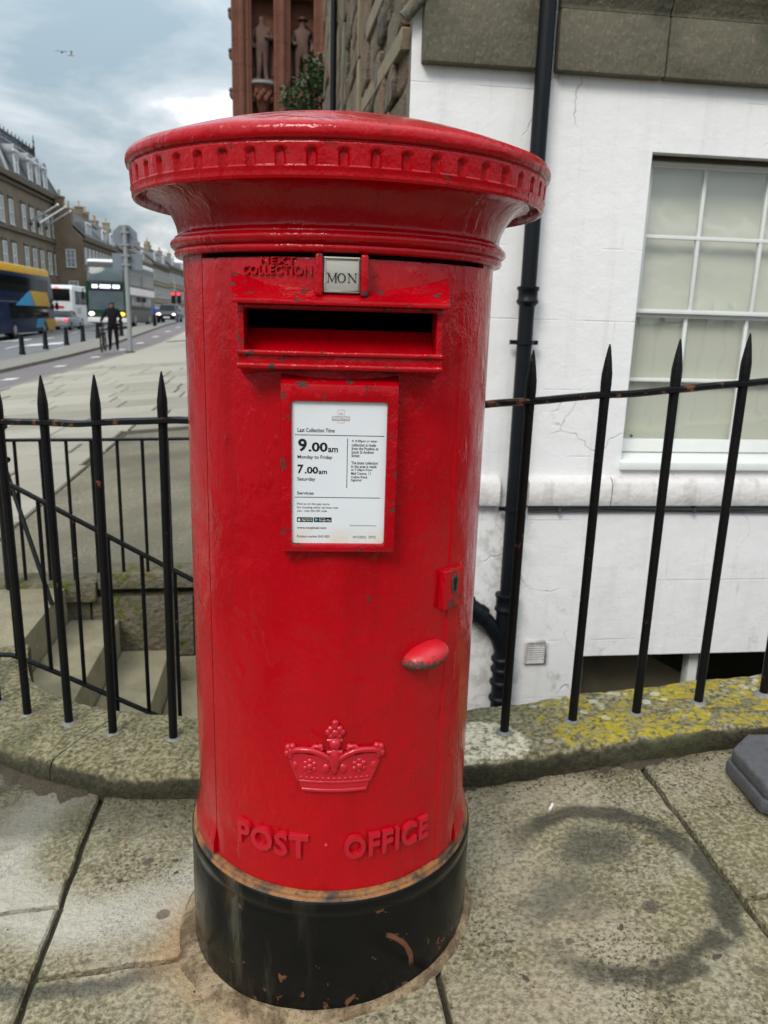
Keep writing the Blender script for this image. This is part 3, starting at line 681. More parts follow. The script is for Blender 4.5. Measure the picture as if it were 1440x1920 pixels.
# --- mortar ring and soil round the box and along the kerb
mb = MB(); n = 72; rg = []
for k in range(n):
    a = 2 * pi * k / n; u = Vector((cos(a), sin(a), 0)); nz = mnoise.noise(u * 2.9) * .020 + mnoise.noise(u * 9) * .014
    wide = .003 + .050 * max(0, -u.x * .8 - u.y * .6 - .35) + abs(nz) * .8
    rg.append([])
    for r, h in ((.280, .016), (.294, .013 + nz * .2), (.298 + wide * .5, .008), (.298 + wide, -.006)):
        x, y = BX + u.x * r, BY + u.y * r; rg[-1].append((x, y, Gw(x, y) + h))
mb.v = [v for r_ in rg for v in r_]
for k in range(n):
    for i in range(3): mb.f.append((k * 4 + i, ((k + 1) % n) * 4 + i, ((k + 1) % n) * 4 + i + 1, k * 4 + i + 1)); mb.mi.append(0)
struct(mb.build('mortar_bedding', 'mortar', smooth=60), 'sandy mortar ring sealing the foot of the pillar box')
def ragged(name, mat, pts, wid, h, seed, label):
    mb = MB(); n = len(pts); m_ = 6; vs = []
    for i, (t, s) in enumerate(pts):
        u = min(1, 6 * min(i, n - 1 - i) / n)
        for j in range(m_):
            w = (j / (m_ - 1)); off = -wid * u * w * (1 + .6 * mnoise.noise(Vector((i * .35, seed, 1)))) + .03
            zz = h * u * (1 - w) ** .6 + .004 * mnoise.noise(Vector((i * .7, j * .8, seed))) * u - (.003 if j == m_ - 1 else 0)
            vs.append(tuple(P(t, s + off, G(t, s + off) + zz)))
    mb.v = vs
    for i in range(n - 1):
        for j in range(m_ - 1): mb.f.append((i * m_ + j, i * m_ + j + 1, (i + 1) * m_ + j + 1, (i + 1) * m_ + j)); mb.mi.append(0)
    o = mb.build(name, mat, smooth=80); o['kind'] = 'stuff'; o['label'] = label; return o
def along(t0, t1, n):
    res = []
    for i in range(n):
        t = t0 + (t1 - t0) * i / (n - 1)
        for (a, b) in zip(KFc, KFc[1:]):
            if b[0] <= t <= a[0]: res.append((t, b[1] + (a[1] - b[1]) * (t - b[0]) / (a[0] - b[0] + 1e-9))); break
    return res
ragged('soil', 'soil', along(-.98, -.50, 40), .085, .016, 3.1, 'dark gritty soil gathered along the curved kerb foot')
ragged('soil', 'soil', along(.80, 1.06, 30), .05, .014, 5.7, 'dark soil and grit beside the lichened kerb')
ragged('soil', 'soil', along(.36, .52, 20), .045, .010, 9.2, 'small patch of dark soil at the kerb by the pillar box')
ragged('kerb_mortar', 'mortar_pale', along(-.50, -.10, 40), .016, .016, 1.3, 'pale mortar fillet along the curved kerb foot')
ragged('kerb_mortar', 'mortar_pale', along(.44, .86, 40), .018, .014, 2.4, 'pale mortar fillet under the lichened kerb')
ragged('kerb_mortar', 'mortar_pale', along(1.0, 1.2, 20), .012, .012, 4.4, 'short pale mortar fillet by the rubber base')

# --- kerb stones carrying the railings
KH = .068
kerb = thing('stone_kerb', 'low curved mossy sandstone kerb carrying the black iron railings', 'kerb')
def kerb_stone(i0, i1):
    mb = MB(); prof = []
    prof += [(0, d) for d in (-2.3, -.06, .0)] + [(-.018, .022), (-.012, .044), (.008, KH - .008), (.035, KH - .001)] + [(.035 + (1 - .07) * k / 9, KH) for k in range(1, 9)] + [(.97, KH - .004), (1.0, KH - .02), (1.0, -.1), (1.0, -2.3)]
    prof = [(w if w in (0, 1.0) else w, z) for w, z in prof]; m_ = len(prof)
    seq = []
    for i in range(i0, i1):
        for k in range(3): seq.append(i + k / 3)
    seq.append(i1)
    for q_, fi in enumerate(seq):
        i = min(int(fi), len(KFc) - 2); u = fi - i
        if q_ == 0: u += .06
        if q_ == len(seq) - 1: u -= .06
        f = [KFc[i][k] + (KFc[i + 1][k] - KFc[i][k]) * u for k in (0, 1)]; r = [KRc[i][k] + (KRc[i + 1][k] - KRc[i][k]) * u for k in (0, 1)]
        for (w, z) in prof:
            t, s = f[0] + (r[0] - f[0]) * w, f[1] + (r[1] - f[1]) * w
            nz = 0
            if z > -.05:
                v = Vector((t * 3, s * 3, 0)); nz = .010 * mnoise.noise(v) + .006 * mnoise.noise(v * 4) + .004 * mnoise.noise(v * 11) + .002 * mnoise.noise(v * 23)
                s += .010 * mnoise.noise(Vector((t * 5, z * 20, 3.3))) + .007 * mnoise.noise(Vector((t * 21, z * 40, 8.1)))
            mb.v.append(tuple(P(t, s, G(t, s) + z + nz)) if z > -2 else tuple(P(t, s, -2.25)))
    n = len(seq)
    for a in range(n - 1):
        for k in range(m_ - 1): mb.f.append((a * m_ + k, a * m_ + k + 1, (a + 1) * m_ + k + 1, (a + 1) * m_ + k)); mb.mi.append(0)
    mb.f += [tuple(range(m_)), tuple((n - 1) * m_ + k for k in range(m_ - 1, -1, -1))]; mb.mi += [0, 0]
    return mb.build('kerb_stone', 'kerb', kerb, smooth=50)
for a, b in ((0, 14), (14, 22), (22, 66), (66, 104), (104, 126), (126, 140)): kerb_stone(a, b)

# --- basement area: floor, back retaining wall, steps
mb = MB(); mb.add([P(-1.4, 1.9, -2.2), P(6, 1.9, -2.2), P(6, 4.4, -2.2), P(-1.4, 4.4, -2.2)], [(0, 1, 2, 3)])
struct(mb.build('basement_floor', 'step'), 'dark paved floor of the sunken basement area')
bw = thing('retaining_wall', 'mossy dark stone retaining wall behind the basement steps', 'wall', tuple(P(0, BACK_S, 0)), A)
t = STAIR_T0 - .5
while t < .56:
    ln = random.uniform(.45, .7); b = min(t + ln, .59); g0 = G((t + b) / 2, BACK_S)
    mb = MB(); mb.b2((t + .004, -.03, -.145 + g0 + .07), (b - .004, .14, g0 + .012 + random.uniform(-.01, .01)))
    for v_i in range(len(mb.v)): mb.v[v_i] = tuple(Vector(mb.v[v_i]) + Vector((0, random.uniform(-.012, .012), random.uniform(-.008, .008))))
    mb.build('coping_stone', 'mosswall', bw, 50, .012); t = b
z = -.14
for r_ in range(6):
    t = STAIR_T0 - .5 + (r_ % 2) * .2; hh = .33
    while t < .58:
        ln = random.uniform(.5, .8); b = min(t + ln, .59); mb = MB(); d = random.uniform(-.01, .008)
        mb.b2((t + .005, d, z - hh + .005), (b - .005, .13, z - .004 if r_ else z - .002)); mb.build('stone', 'mosswall' if r_ == 0 else 'step', bw, 50, .010); t = b
    z -= hh
MB().b2((STAIR_T0 - .5, .02, -2.2), (.59, .12, -.13)).build('backing', 'mosswall', bw)
st = thing('stone_staircase', 'worn sandstone staircase going down behind the railings into the basement area', 'staircase', tuple(P(0, 0, 0)), A)
tt, zz = STAIR_T0, -.085
MB().b2((STAIR_T0 - .62, 2.97, -.5), (STAIR_T0 + .0, BACK_S - .008, zz)).build('step', 'step', st, 50, .012)
for k in range(9):
    tt += .243; zz -= .172
    mb = MB(); mb.b2((tt - .243 + .004, 2.72, zz - .35), (tt, BACK_S - .008, zz)); mb.build('step', 'step', st, 50, .012)
MB().b2((STAIR_T0 - .62, 2.68, -2.2), (STAIR_T0 + .02, 2.966, -.16)).build('string_wall', 'step', st)

# loose grit along the kerb foot and in the joints
mb = MB(); rg_ = random.Random(11)
for k in range(900):
    w_ = rg_.random()
    if w_ < .55:
        t = rg_.uniform(-1.0, 1.25); s = kerb_mid_s(t) - .145 - abs(rg_.gauss(0, .04))
    elif w_ < .8:
        t = rg_.choice((-.505, .95, .29)) + rg_.gauss(0, .006); s = rg_.uniform(.8, 1.8)
    else: t = rg_.uniform(-1.2, 1.3); s = rg_.uniform(.9, 1.8)
    if hypot(*(P(t, s).x - BX, P(t, s).y - BY)) < .30: continue
    r_ = rg_.uniform(.0012, .0042) * (1 if w_ < .55 else .7); c = P(t, s, G(t, s) + r_ * .5)
    mb.add([c + Vector((r_ * cos(a) * rg_.uniform(.7, 1.2), r_ * sin(a) * rg_.uniform(.7, 1.2), -r_ * .5)) for a in (0, 1.6, 3.1, 4.7)] + [c + Vector((rg_.uniform(-.3, .3) * r_, 0, r_ * .7))], [(0, 1, 4), (1, 2, 4), (2, 3, 4), (3, 0, 4)])
o = mb.build('grit', 'soil'); o['kind'] = 'stuff'; o['label'] = 'loose grit scattered over the slabs and along the kerb'

# ------------------------------------------------------------------ the white building on the right
WS = 4.10                                          # street distance of its front wall
CT = .593                                          # its corner
wb = thing('white_building', 'white painted stone building with sash window and rough rubble gable', 'building', tuple(P(0, WS, 0)), A)
def wall_grid(mb, us, zs, holes, y=0.0, depth=.16):
    def inh(u, z): return any(a < u < b and c < z < d for a, b, c, d in holes)
    for u0, u1 in zip(us, us[1:]):
        for z0, z1 in zip(zs, zs[1:]):
            if not inh((u0 + u1) / 2, (z0 + z1) / 2): mb.add([(u0, y, z0), (u1, y, z0), (u1, y, z1), (u0, y, z1)], [(0, 1, 2, 3)])
    for a, b, c, d in holes:
        q = [(a, c), (b, c), (b, d), (a, d)]
        for (p0, p1) in zip(q, q[1:] + q[:1]): mb.add([(p0[0], y, p0[1]), (p1[0], y, p1[1]), (p1[0], y + depth, p1[1]), (p0[0], y + depth, p0[1])], [(0, 1, 2, 3)])
W1 = (1.85, 2.96, .50, 2.105); W2 = (1.735, 3.30, -1.95, -.667); W3 = (4.15, 5.26, .50, 2.105)
holes = [W1, W2, W3]
us = sorted(set([CT, 9.0] + [x for h in holes for x in h[:2]])); zs = sorted(set([-2.25, 2.43, 7.0] + [x for h in holes for x in h[2:]]))
mb = MB(); wall_grid(mb, us, zs, holes); mb.build('front_wall', 'white', wb)
mb = MB(); mb.b2((CT + .02, .165, -2.25), (CT + .4, 8.9, 7.0)); mb.build('gable_core', 'rubblemortar', wb)
mb = MB(); mb.add([(CT, .0, -2.25), (CT, 8.9, -2.25), (CT, 8.9, 7.0), (CT, 0, 7.0)], [(0, 1, 2, 3)]); mb.build('gable_wall', 'rubblemortar', wb)
mb = MB(); mb.add([(CT, 0, 7), (9, 0, 7), (9, 8.9, 7), (CT, 8.9, 7)], [(0, 1, 2, 3)]); mb.add([(9, 0, -2.25), (9, 8.9, -2.25), (9, 8.9, 7), (9, 0, 7)], [(0, 1, 2, 3)]); mb.add([(CT, 8.9, -2.25), (9, 8.9, -2.25), (9, 8.9, 7), (CT, 8.9, 7)], [(0, 1, 2, 3)]); mb.build('rear_walls', 'rubblemortar', wb)
# rubble gable: every stone built, irregular courses
z = .75; cnt = 0
while z < 5.6:
    hh = random.uniform(.20, .36) * (1 if z < 3.4 else 1.5); y = .06 if int(z * 10) % 2 else .12
    while y < 8.8:
        ln = random.uniform(.28, .60) * (1 if y < 4 else 1.8); b = min(y + ln, 8.86)
        if b - y > .1 and cnt < 300:
            d = random.uniform(.012, .05); mb = MB(); mb.b2((-d, y + .012, z + .012), (.02, b - .012, z + hh * random.uniform(.86, .98)))
            for i in range(len(mb.v)):
                v = mb.v[i]; mb.v[i] = (v[0] + random.uniform(-.014, .014), v[1] + random.uniform(-.022, .022), v[2] + random.uniform(-.02, .02))
            o = mb.build('rubble_stone', 'rubble', wb, 40, .014, 1, loc=(CT, 0, 0)); cnt += 1
        y += ln
    z += hh
# slanting dressed stones of an old roof line and upright dressed strips further along the gable
def gab(u, v):
    s_, z_ = on_t(u, v, CT - .05); return s_ - WS, z_
def slant(p0, p1, w, mat, d=.075):
    (y0, z0), (y1, z1) = gab(*p0), gab(*p1)
    if y0 < .06: z0 += (z1 - z0) * (.06 - y0) / (y1 - y0); y0 = .06
    L_ = hypot(y1 - y0, z1 - z0); n = max(1, int(L_ / .55))
    nx, nz = -(z1 - z0) / L_, (y1 - y0) / L_
    for k in range(n):
        a, b = k / n + .004, (k + 1) / n - .004; mb = MB()
        q = [(y0 + (y1 - y0) * u + nx * e_, z0 + (z1 - z0) * u + nz * e_) for u, e_ in ((a, 0), (b, 0), (b, w), (a, w))]
        mb.prism(q, CT - d, CT + .02, 'x'); mb.build('skew_stone', mat, wb, 40, .006, 1)
slant((757, 80), (676, 214), .10, 'palestone', .045)
slant((716, 0), (684, 78), .11, 'palestone', .045)
for (u, w, mt, d) in ((672, .16, 'palestone', .05), (645, .30, 'soot', .06), (622, .35, 'palestone', .06)):
    y0, _ = gab(u, 100)
    z = .8
    while z < 6.8:
        mb = MB(); mb.b2((CT - d, y0, z + .006), (CT + .02, y0 + w, z + .78)); mb.build('dressed_strip_stone', mt, wb, 40, .008, 1); z += .79
mb = MB(); y0, _ = gab(634, 100); mb.tube([(CT - .10, y0, -.2), (CT - .10, y0, 6.9)], .035, 10); mb.build('gable_downpipe', 'pipe', wb, 40)
mb = MB(); mb.tube([(CT + .075, -.045, 2.80), (CT + .03, -.05, 2.70), (CT - .045, -.03, 2.615)], [.035, .032, .030], 10); mb.build('waste_spout', 'soot', wb, 40)
# stone band course, split round the downpipe, and the moulding above
for (a, b) in ((.640, 1.205), (1.298, 1.846), (1.852, 2.66), (2.666, 3.5), (3.506, 4.4), (4.406, 5.3), (5.306, 6.4), (6.406, 9.0)):
    MB().b2((a, -.062, 2.432), (b, .02, 2.70 if a > 1.2 else 2.86)).build('band_stone', 'soot', wb, 50, .010)
    if a > 1.2:
        mb = MB(); mb.prism([(.02, 2.704), (-.05, 2.704), (-.052, 2.725), (-.07, 2.745), (-.075, 2.775), (-.10, 2.80), (-.105, 2.86), (.02, 2.86)], a + .001, b - .001, 'x'); mb.build('moulding_stone', 'soot', wb, 50)
mb = MB(); mb.b2((CT + .04, -.02, 2.87), (9, .02, 6.9)); mb.build('upper_wall', 'soot', wb)
# white string band under the window
for (a, b) in ((CT + .01, 1.155), (1.318, 1.79), (1.797, 3.6), (3.607, 5.6), (5.607, 9.0)):
    mb = MB(); mb.prism([(.02, .255), (-.050, .262), (-.058, .29), (-.056, .385), (-.03, .412), (.02, .428)], a, b, 'x'); mb.build('string_band', 'whiteband', wb, 50)
# sash windows
def sash_window(x0, x1):
    w = bpy.data.objects.new('window', None); COL.objects.link(w); w.parent = wb
    cols = [x0 + .055, x0 + .366, x0 + .73, x1 - .055]
    mb = MB(); mb.b2((x0, .10, .53), (x0 + .045, .18, 2.09)); mb.b2((x1 - .045, .10, .53), (x1, .18, 2.09)); mb.b2((x0 + .045, .10, 2.068), (x1 - .045, .18, 2.104)); mb.build('frame', 'sash', w, 40, .004)
    mb = MB(); mb.prism([(.17, .535), (-.028, .505), (-.030, .462), (.17, .462)], x0 - .006, x1 + .006, 'x'); mb.build('sill', 'sash', w, 40, .005)
    mb = MB(); mb.b2((x0, .07, 2.085), (x1, .10, 2.1045)); mb.build('storm_batten', 'bark', w)
    for (za, zm, zb, y, stile) in ((1.335, 1.712, 2.068, .115, .02), (.612, .949, 1.302, .145, .02)):
        mb = MB(); mb.b2((x0 + .045, y, za - .025), (x0 + .066, y + .03, zb)); mb.b2((x1 - .066, y, za - .025), (x1 - .045, y + .03, zb))
        lo = za - (.075 if za < 1 else .022)
        mb.b2((x0 + .045, y - .002, lo), (x1 - .045, y + .032, za)); mb.b2((x0 + .066, y + .001, zb - .012), (x1 - .066, y + .029, zb + .012))
        for c in cols[1:3]: mb.b2((c - .010, y + .004, za), (c + .010, y + .026, zb - .012))
        mb.b2((x0 + .066, y + .002, zm - .010), (x1 - .066, y + .028, zm + .010))
        sa = mb.build('sash', 'sash', w, 40, .003)
        for c0, c1 in zip(cols, cols[1:]):
            for d0, d1 in ((za, zm), (zm, zb)): 
                MB().b2((c0 + .002, y + .012, d0 + .002), (c1 - .002, y + .016, d1 - .002)).build('pane', 'glass', sa)
    MB().b2((x0 - .0, .188, .46), (x1 + .0, .196, 2.10)).build('blind', 'blind', w)
    mb = MB(); mb.b2((x0 - .1, .163, .40), (x0 - .001, .42, 2.2)); mb.b2((x1 + .001, .163, .4), (x1 + .1, .42, 2.2)); mb.b2((x0 - .1, .163, 2.106), (x1 + .1, .42, 2.2)); mb.b2((x0 - .1, .42, .4), (x1 + .1, .44, 2.2)); mb.b2((x0 - .1, .175, .40), (x1 + .1, .42, .455)); mb.build('shutter_case', 'sash', w)
    for c in (x0 + .11, x0 + .75): MB().ball((c, .138, .630), (.009, .010, .009)).build('sash_knob', 'brass', w)
    return w
sash_window(W1[0], W1[1]); sash_window(W3[0], W3[1])
bwn = bpy.data.objects.new('basement_window', None); COL.objects.link(bwn); bwn.parent = wb
x0, x1 = W2[0], W2[1]
MB().b2((x0, .09, -1.95), (x0 + .045, .16, -.668)).b2((x0 + .0451, .09, -1.95), (x0 + .7299, .16, -1.90)).b2((x0 + .73, .09, -1.95), (x0 + .79, .16, -.668)).b2((x0 + .7901, .09, -1.95), (x1 - .0501, .16, -1.90)).b2((x1 - .05, .09, -1.95), (x1, .16, -.668)).build('frame', 'sash', bwn)
MB().b2((x0 + .045, .12, -1.90), (x0 + .73, .125, -.668)).build('pane', 'glass', bwn); MB().b2((x0 + .79, .12, -1.94), (x1 - .05, .125, -.668)).build('pane', 'glass', bwn)
mb = MB(); mb.b2((x0 - .2, 1.4, -2.2), (x1 + .2, 1.45, -.4)); mb.b2((x0 - .25, .165, -2.2), (x0 - .2, 1.45, -.4)); mb.b2((x1 + .2, .165, -2.2), (x1 + .25, 1.45, -.4)); mb.b2((x0 - .2, .165, -.45), (x1 + .2, 1.4, -.4)); mb.b2((x0 - .2, .165, -2.24), (x1 + .2, 1.4, -2.2)); mb.build('room', 'darkroom', bwn)
mb = MB(); mb.box((x0 + .42, .32, -.95), (.75, .03, .38), ry=.5); mb.box((x0 + .15, .28, -1.0), (.2, .03, .4), ry=-.4); mb.build('stored_board', 'palestone', bwn)
# air vent
vt = thing('air_vent', 'small square louvred plastic vent low on the white wall', 'vent', tuple(P(0, WS, 0)), A)
mb = MB(); a, b, c, d = 1.378, 1.512, -.70, -.565
mb.b2((a, -.02, c), (a + .012, .0, d)); mb.b2((b - .012, -.02, c), (b, .0, d)); mb.b2((a + .012, -.02, c), (b - .012, .0, c + .012)); mb.b2((a + .012, -.02, d - .012), (b - .012, .0, d)); mb.build('frame', 'whiteband', vt, 40, .003)
for k in range(8):
    zk = c + .02 + .0138 * k; mb = MB(); mb.box(((a + b) / 2, -.010, zk), (b - a - .024, .016, .004), rx=.5); mb.build('slat', 'whiteband', vt)
MB().b2((a + .012, -.004, c + .012), (b - .012, -.001, d - .012)).build('back_plate', 'darkroom', vt)
# cable clipped under the band
mb = MB(); mb.tube([(1.33 + .35 * k, -.022, .243 + .006 * sin(k * 1.7) - .0008 * k) for k in range(18)], .011, 8); mb.tube([(1.33 + .35 * k, -.016, .222 + .004 * sin(k * 1.1)) for k in range(18)], .007, 6)
for k in range(6): mb.b2((1.5 + .8 * k, -.036, .215), (1.515 + .8 * k, .0, .256))
o = mb.build('wall_cable', 'cable_grey', None, 50); o.location = tuple(P(0, WS, 0)); o.rotation_euler = (0, 0, A); tag(o, 'grey cable clipped along the white wall under the ledge', 'cable')
# downpipe
dp = thing('downpipe', 'black cast iron downpipe with branch joint on the white wall', 'pipe', tuple(P(1.228, WS - .068, 0)), A)
MB().tube([(0, 0, -.30), (0, 0, 6.8)], .040, 24).build('pipe', 'pipe', dp, 50)
def collar(z0, h, r): return MB().lathe([(.040, z0 - .012), (r, z0), (r + .006, z0 + .006), (r + .006, z0 + .018), (r, z0 + .026), (r, z0 + h - .02), (r + .007, z0 + h - .014), (r + .007, z0 + h), (.040, z0 + h + .004)], 28).build('collar', 'pipe', dp, 50)
for z0 in (1.335, 3.2): collar(z0, .085, .050)
for z0 in (1.13, .235): 
    mb = MB(); mb.lathe([(.040, z0), (.048, z0 + .002), (.048, z0 + .022), (.040, z0 + .024)], 24); mb.b2((-.075, .005, z0 + .001), (.075, .02, z0 + .023)); mb.b2((-.02, .02, z0 + .001), (.02, .068, z0 + .023)); mb.build('bracket', 'pipe', dp, 40)
collar(-.345, .10, .058)
MB().tube([(0, 0, -.34), (0, 0, -2.25)], .052, 24).build('lower_pipe', 'pipe', dp, 50)
MB().tube([(.0, 0, -.60), (-.035, 0, -.50), (-.11, -.005, -.405), (-.19, -.01, -.33)], [.046, .048, .047, .047], 18).build('branch', 'pipe', dp, 50)
mb = MB(); mb.tube([(-.135, -.006, -.375), (-.165, -.008, -.352)], .060, 18); mb.tube([(-.165, -.008, -.352), (-.25, -.012, -.29)], .055, 18); mb.tube([(-.225, -.012, -.305), (-.25, -.014, -.285)], .064, 18); mb.build('branch_socket', 'pipe', dp, 50)
MB().tube([(-.25, -.012, -.29), (-.42, .0, -.25), (-.50, .05, -.24)], .045, 16).build('branch_pipe', 'pipe', dp, 50)
for z0 in (-.655, -.72, -.80, -.90, -1.0): MB().lathe([(.052, z0), (.064, z0 + .006), (.066, z0 + .02), (.060, z0 + .03), (.052, z0 + .034)], 24).build('socket_ring', 'pipe', dp, 50)

# ------------------------------------------------------------------ railings
rail = thing('kerb_railing', 'black iron railing with spear tops set in the curved kerb', 'railing')
def mid_at(t):
    for (a, b) in zip(KM, KM[1:]):
        if b[0] <= t <= a[0]: return b[1] + (a[1] - b[1]) * (t - b[0]) / (a[0] - b[0] + 1e-9)
    return KM[0][1] if t > 0 else KM[-1][1]
bars = [(-.811, 2.338), (-.664, 2.256), (-.514, 2.161), (-.329, 2.09), (-.13, 2.02), (.05, 1.965), (.22, 1.935), (.41, 1.915), (.603, 1.914), (.805, 1.928), (.993, 1.926), (1.19, 1.945), (1.394, 1.948)]
bars += [(1.394 + .2 * k, 1.948) for k in range(1, 16)] + [(-.94, 2.45), (-1.05, 2.60), (-1.13, 2.78)]
bars.sort()
HB = 1.06
def bar_top(t, s): return G(t, s) + .06 + HB
for (t, s) in bars:
    zb = G(t, s) + .045; zt = bar_top(t, s); p = P(t, s); mb = MB()
    wx, wy = random.uniform(-.009, .009), random.uniform(-.009, .009)
    zl = [(zb, .0135), (zb + .04, .0125), (zb + .3, .0122), (zb + .62, .0124), (zt - .155, .0125), (zt - .135, .0128), (zt - .10, .0142), (zt - .075, .0138), (zt - .04, .0092), (zt - .012, .0045), (zt, .0018)]
    mb.tube([(p.x + wx * (q - zb), p.y + wy * (q - zb), q) for q, r in zl], [r for q, r in zl], 12)
    mb.build('bar', 'iron', rail, 55)
    mb = MB(); nn = 14; rim = [(.026 + .012 * random.random()) for _ in range(nn)]; zk = G(t, s) + KH - .008
    vs = [(p.x, p.y, zk + .016)] + [(p.x + .02 * cos(2 * pi * k / nn), p.y + .02 * sin(2 * pi * k / nn), zk + .014) for k in range(nn)] + [(p.x + rim[k] * cos(2 * pi * k / nn), p.y + rim[k] * sin(2 * pi * k / nn), zk - .002) for k in range(nn)]
    mb.add(vs, [(0, 1 + k, 1 + (k + 1) % nn) for k in range(nn)] + [(1 + k, 1 + nn + k, 1 + nn + (k + 1) % nn, 1 + (k + 1) % nn) for k in range(nn)]); mb.build('lead_socket', 'lead', rail, 60)
def rail_strip(pts, w, h, name, mat, parent, wob=.0):
    mb = MB(); n = len(pts); vs = []
    for i, p in enumerate(pts):
        p = Vector(p); d = (Vector(pts[min(i + 1, n - 1)]) - Vector(pts[max(i - 1, 0)])); d.z = 0; d.normalize(); u = Vector((-d.y, d.x, 0))
        dz = wob * mnoise.noise(p * 9)
        for a, b in ((-1, -.55), (-.6, -1), (.6, -1), (1, -.55), (1, .55), (.6, 1), (-.6, 1), (-1, .55)): vs.append(p + u * (w / 2 * a) + Vector((0, 0, h / 2 * b + dz)))
    fs_ = [(i * 8 + k, i * 8 + (k + 1) % 8, (i + 1) * 8 + (k + 1) % 8, (i + 1) * 8 + k) for i in range(n - 1) for k in range(8)] + [tuple(range(8)), tuple((n - 1) * 8 + k for k in range(7, -1, -1))]
    mb.add(vs, fs_); return mb.build(name, mat, parent, 45)
rp = crom([(t, s) for t, s in bars], 8)
rail_strip([P(t, s, bar_top(t, s) - .128) for t, s in rp], .034, .017, 'top_rail', 'iron_rusty', rail, .004)

# thin hand railing down the steps
SR = 2.72
hr = thing('stair_railing', 'thin black iron railing sloping down beside the basement steps', 'railing')
def hz(t, top):                                   # slope measured in the photograph
    return (.656 - (t + .93) * .585) if top else (.005 - (t + .91) * .535)
rail_strip([P(t, SR, hz(t, 1)) for t in frange(-1.0, .45, .12)], .030, .014, 'handrail', 'iron', hr, .003)
rail_strip([P(-1.45, SR, .02), P(-1.1, SR, .04), P(-.98, SR, .035)] + [P(t, SR, hz(t, 0)) for t in frange(-.91, .30, .12)], .026, .012, 'bottom_rail', 'iron', hr, .003)
for k in range(12):
    t = -.96 + .112 * k; p = P(t, SR)
    if t < .42: MB().tube([(p.x, p.y, hz(t, 0) - (.35 if k % 4 == 3 else .0)), (p.x, p.y, hz(t, 1))], .0075, 8).build('bar', 'iron', hr, 55)
# back railing above the retaining wall
br_ = thing('back_railing', 'plain black iron railing behind the steps, on the mossy wall', 'railing')
rail_strip([P(t, BACK_S, .665 + .02 * t) for t in frange(-1.40, .56, .2)], .030, .014, 'top_rail', 'iron', br_, .002)
rail_strip([P(t, BACK_S, -.050 + .02 * t) for t in frange(-1.40, .56, .2)], .030, .014, 'bottom_rail', 'iron', br_, .002)
for k in range(17):
    t = -1.27 + .1165 * k; p = P(t, BACK_S); dn = -.13 if k % 4 == 3 else -.05
    if t < .55: MB().tube([(p.x, p.y, dn), (p.x, p.y, .665 + .02 * t)], .0085 if k % 4 != 3 else .012, 8).build('bar', 'iron', br_, 55)
gp = thing('gate_post', 'thick black iron gate post with a slanting stay by the steps', 'post')
p = P(-1.33, BACK_S - .02); mb = MB(); mb.tube([(p.x, p.y, -.25), (p.x, p.y, .70)], .030, 10); mb.build('post', 'iron', gp, 50)
MB().lathe([(.030, .69), (.042, .70), (.042, .715), (.022, .73), (.03, .75), (.022, .775), (.001, .785)], 14, (p.x, p.y, 0)).build('finial', 'iron', gp, 50)
q0, q1 = P(-1.31, BACK_S - .02, .50), P(-1.08, BACK_S - .25, -.09); MB().tube([q0, q1], .011, 8).build('stay', 'iron', gp, 50)
for zz_ in (.40, .56): MB().tube([P(-1.33, BACK_S - .02, zz_), P(-1.28, BACK_S - .07, zz_)], .014, 8).build('hinge', 'iron', gp, 50)

# ------------------------------------------------------------------ the pillar box (local front is -Y)
RB = .272
pb = thing('pillar_box', 'red cast iron pillar box with black base and wide fluted cap', 'pillar box', (BX, BY, 0), radians(4.2))
def cy(th, z, r=RB): a = radians(th); return (r * sin(a), -r * cos(a), z)
def shell(mb, ths, zs, rf, skip=None):
    n = len(zs); o = len(mb.v)
    for th in ths:
        for z in zs: mb.v.append(cy(th, z, rf(th, z)))
    for i in range(len(ths) - 1):
        for k in range(n - 1):
            if skip and skip((ths[i] + ths[i + 1]) / 2, (zs[k] + zs[k + 1]) / 2): continue
            mb.f.append((o + i * n + k, o + (i + 1) * n + k, o + (i + 1) * n + k + 1, o + i * n + k + 1)); mb.mi.append(mb.cur)
# base
MB().lathe([(.001, -.12), (.2895, -.12), (.2900, .05), (.2895, .192), (.2875, .197), (.2862, .202), (.2872, .207), (.2895, .211), (.2900, .226), (.2885, .233), (.2865, .2355)], 128).build('base', 'black_base', pb, 50)
MB().lathe([(.2865, .2355), (.2850, .2385), (.2825, .2395), (.2815, .2445), (.2785, .2470), (.255, .2480)], 128).build('base_ledge', 'ledge', pb, 50)
# body behind and beside the door
DL, DR_, SW = -53.0, 58.5, 31.0
mb = MB(); ths = [DR_ + .5 + (360 - (DR_ - DL) - 1.0) * k / 96 for k in range(97)]
def rbody(th, z): return RB + .008 * sstep(.305, .262, z)
shell(mb, ths, [.2475, .252, .262, .272, .285, .30, .32, .5, .8, 1.1, 1.333], rbody)
zb_l = [.2475, .252, .262, .272, .285, .30, .32, .5, .8, 1.1, 1.333]
for th in (ths[0], ths[-1]): mb.add([cy(th, z, rbody(th, z)) for z in zb_l] + [cy(th, z, .262) for z in zb_l], [(k, k + 1, len(zb_l) + k + 1, len(zb_l) + k) for k in range(len(zb_l) - 1)])
mb.build('body', 'red', pb, 40)
mb = MB(); mb.lathe([(.2605, .2475), (.2605, 1.185)], 96); mb.lathe([(.2605, 1.255), (.2605, 1.334)], 96)
shell(mb, [SW + 1 + (358 - 2 * SW) * k / 60 for k in range(61)], [1.185, 1.255], lambda th, z: .2605); mb.build('inner_lining', 'dark', pb, 40)
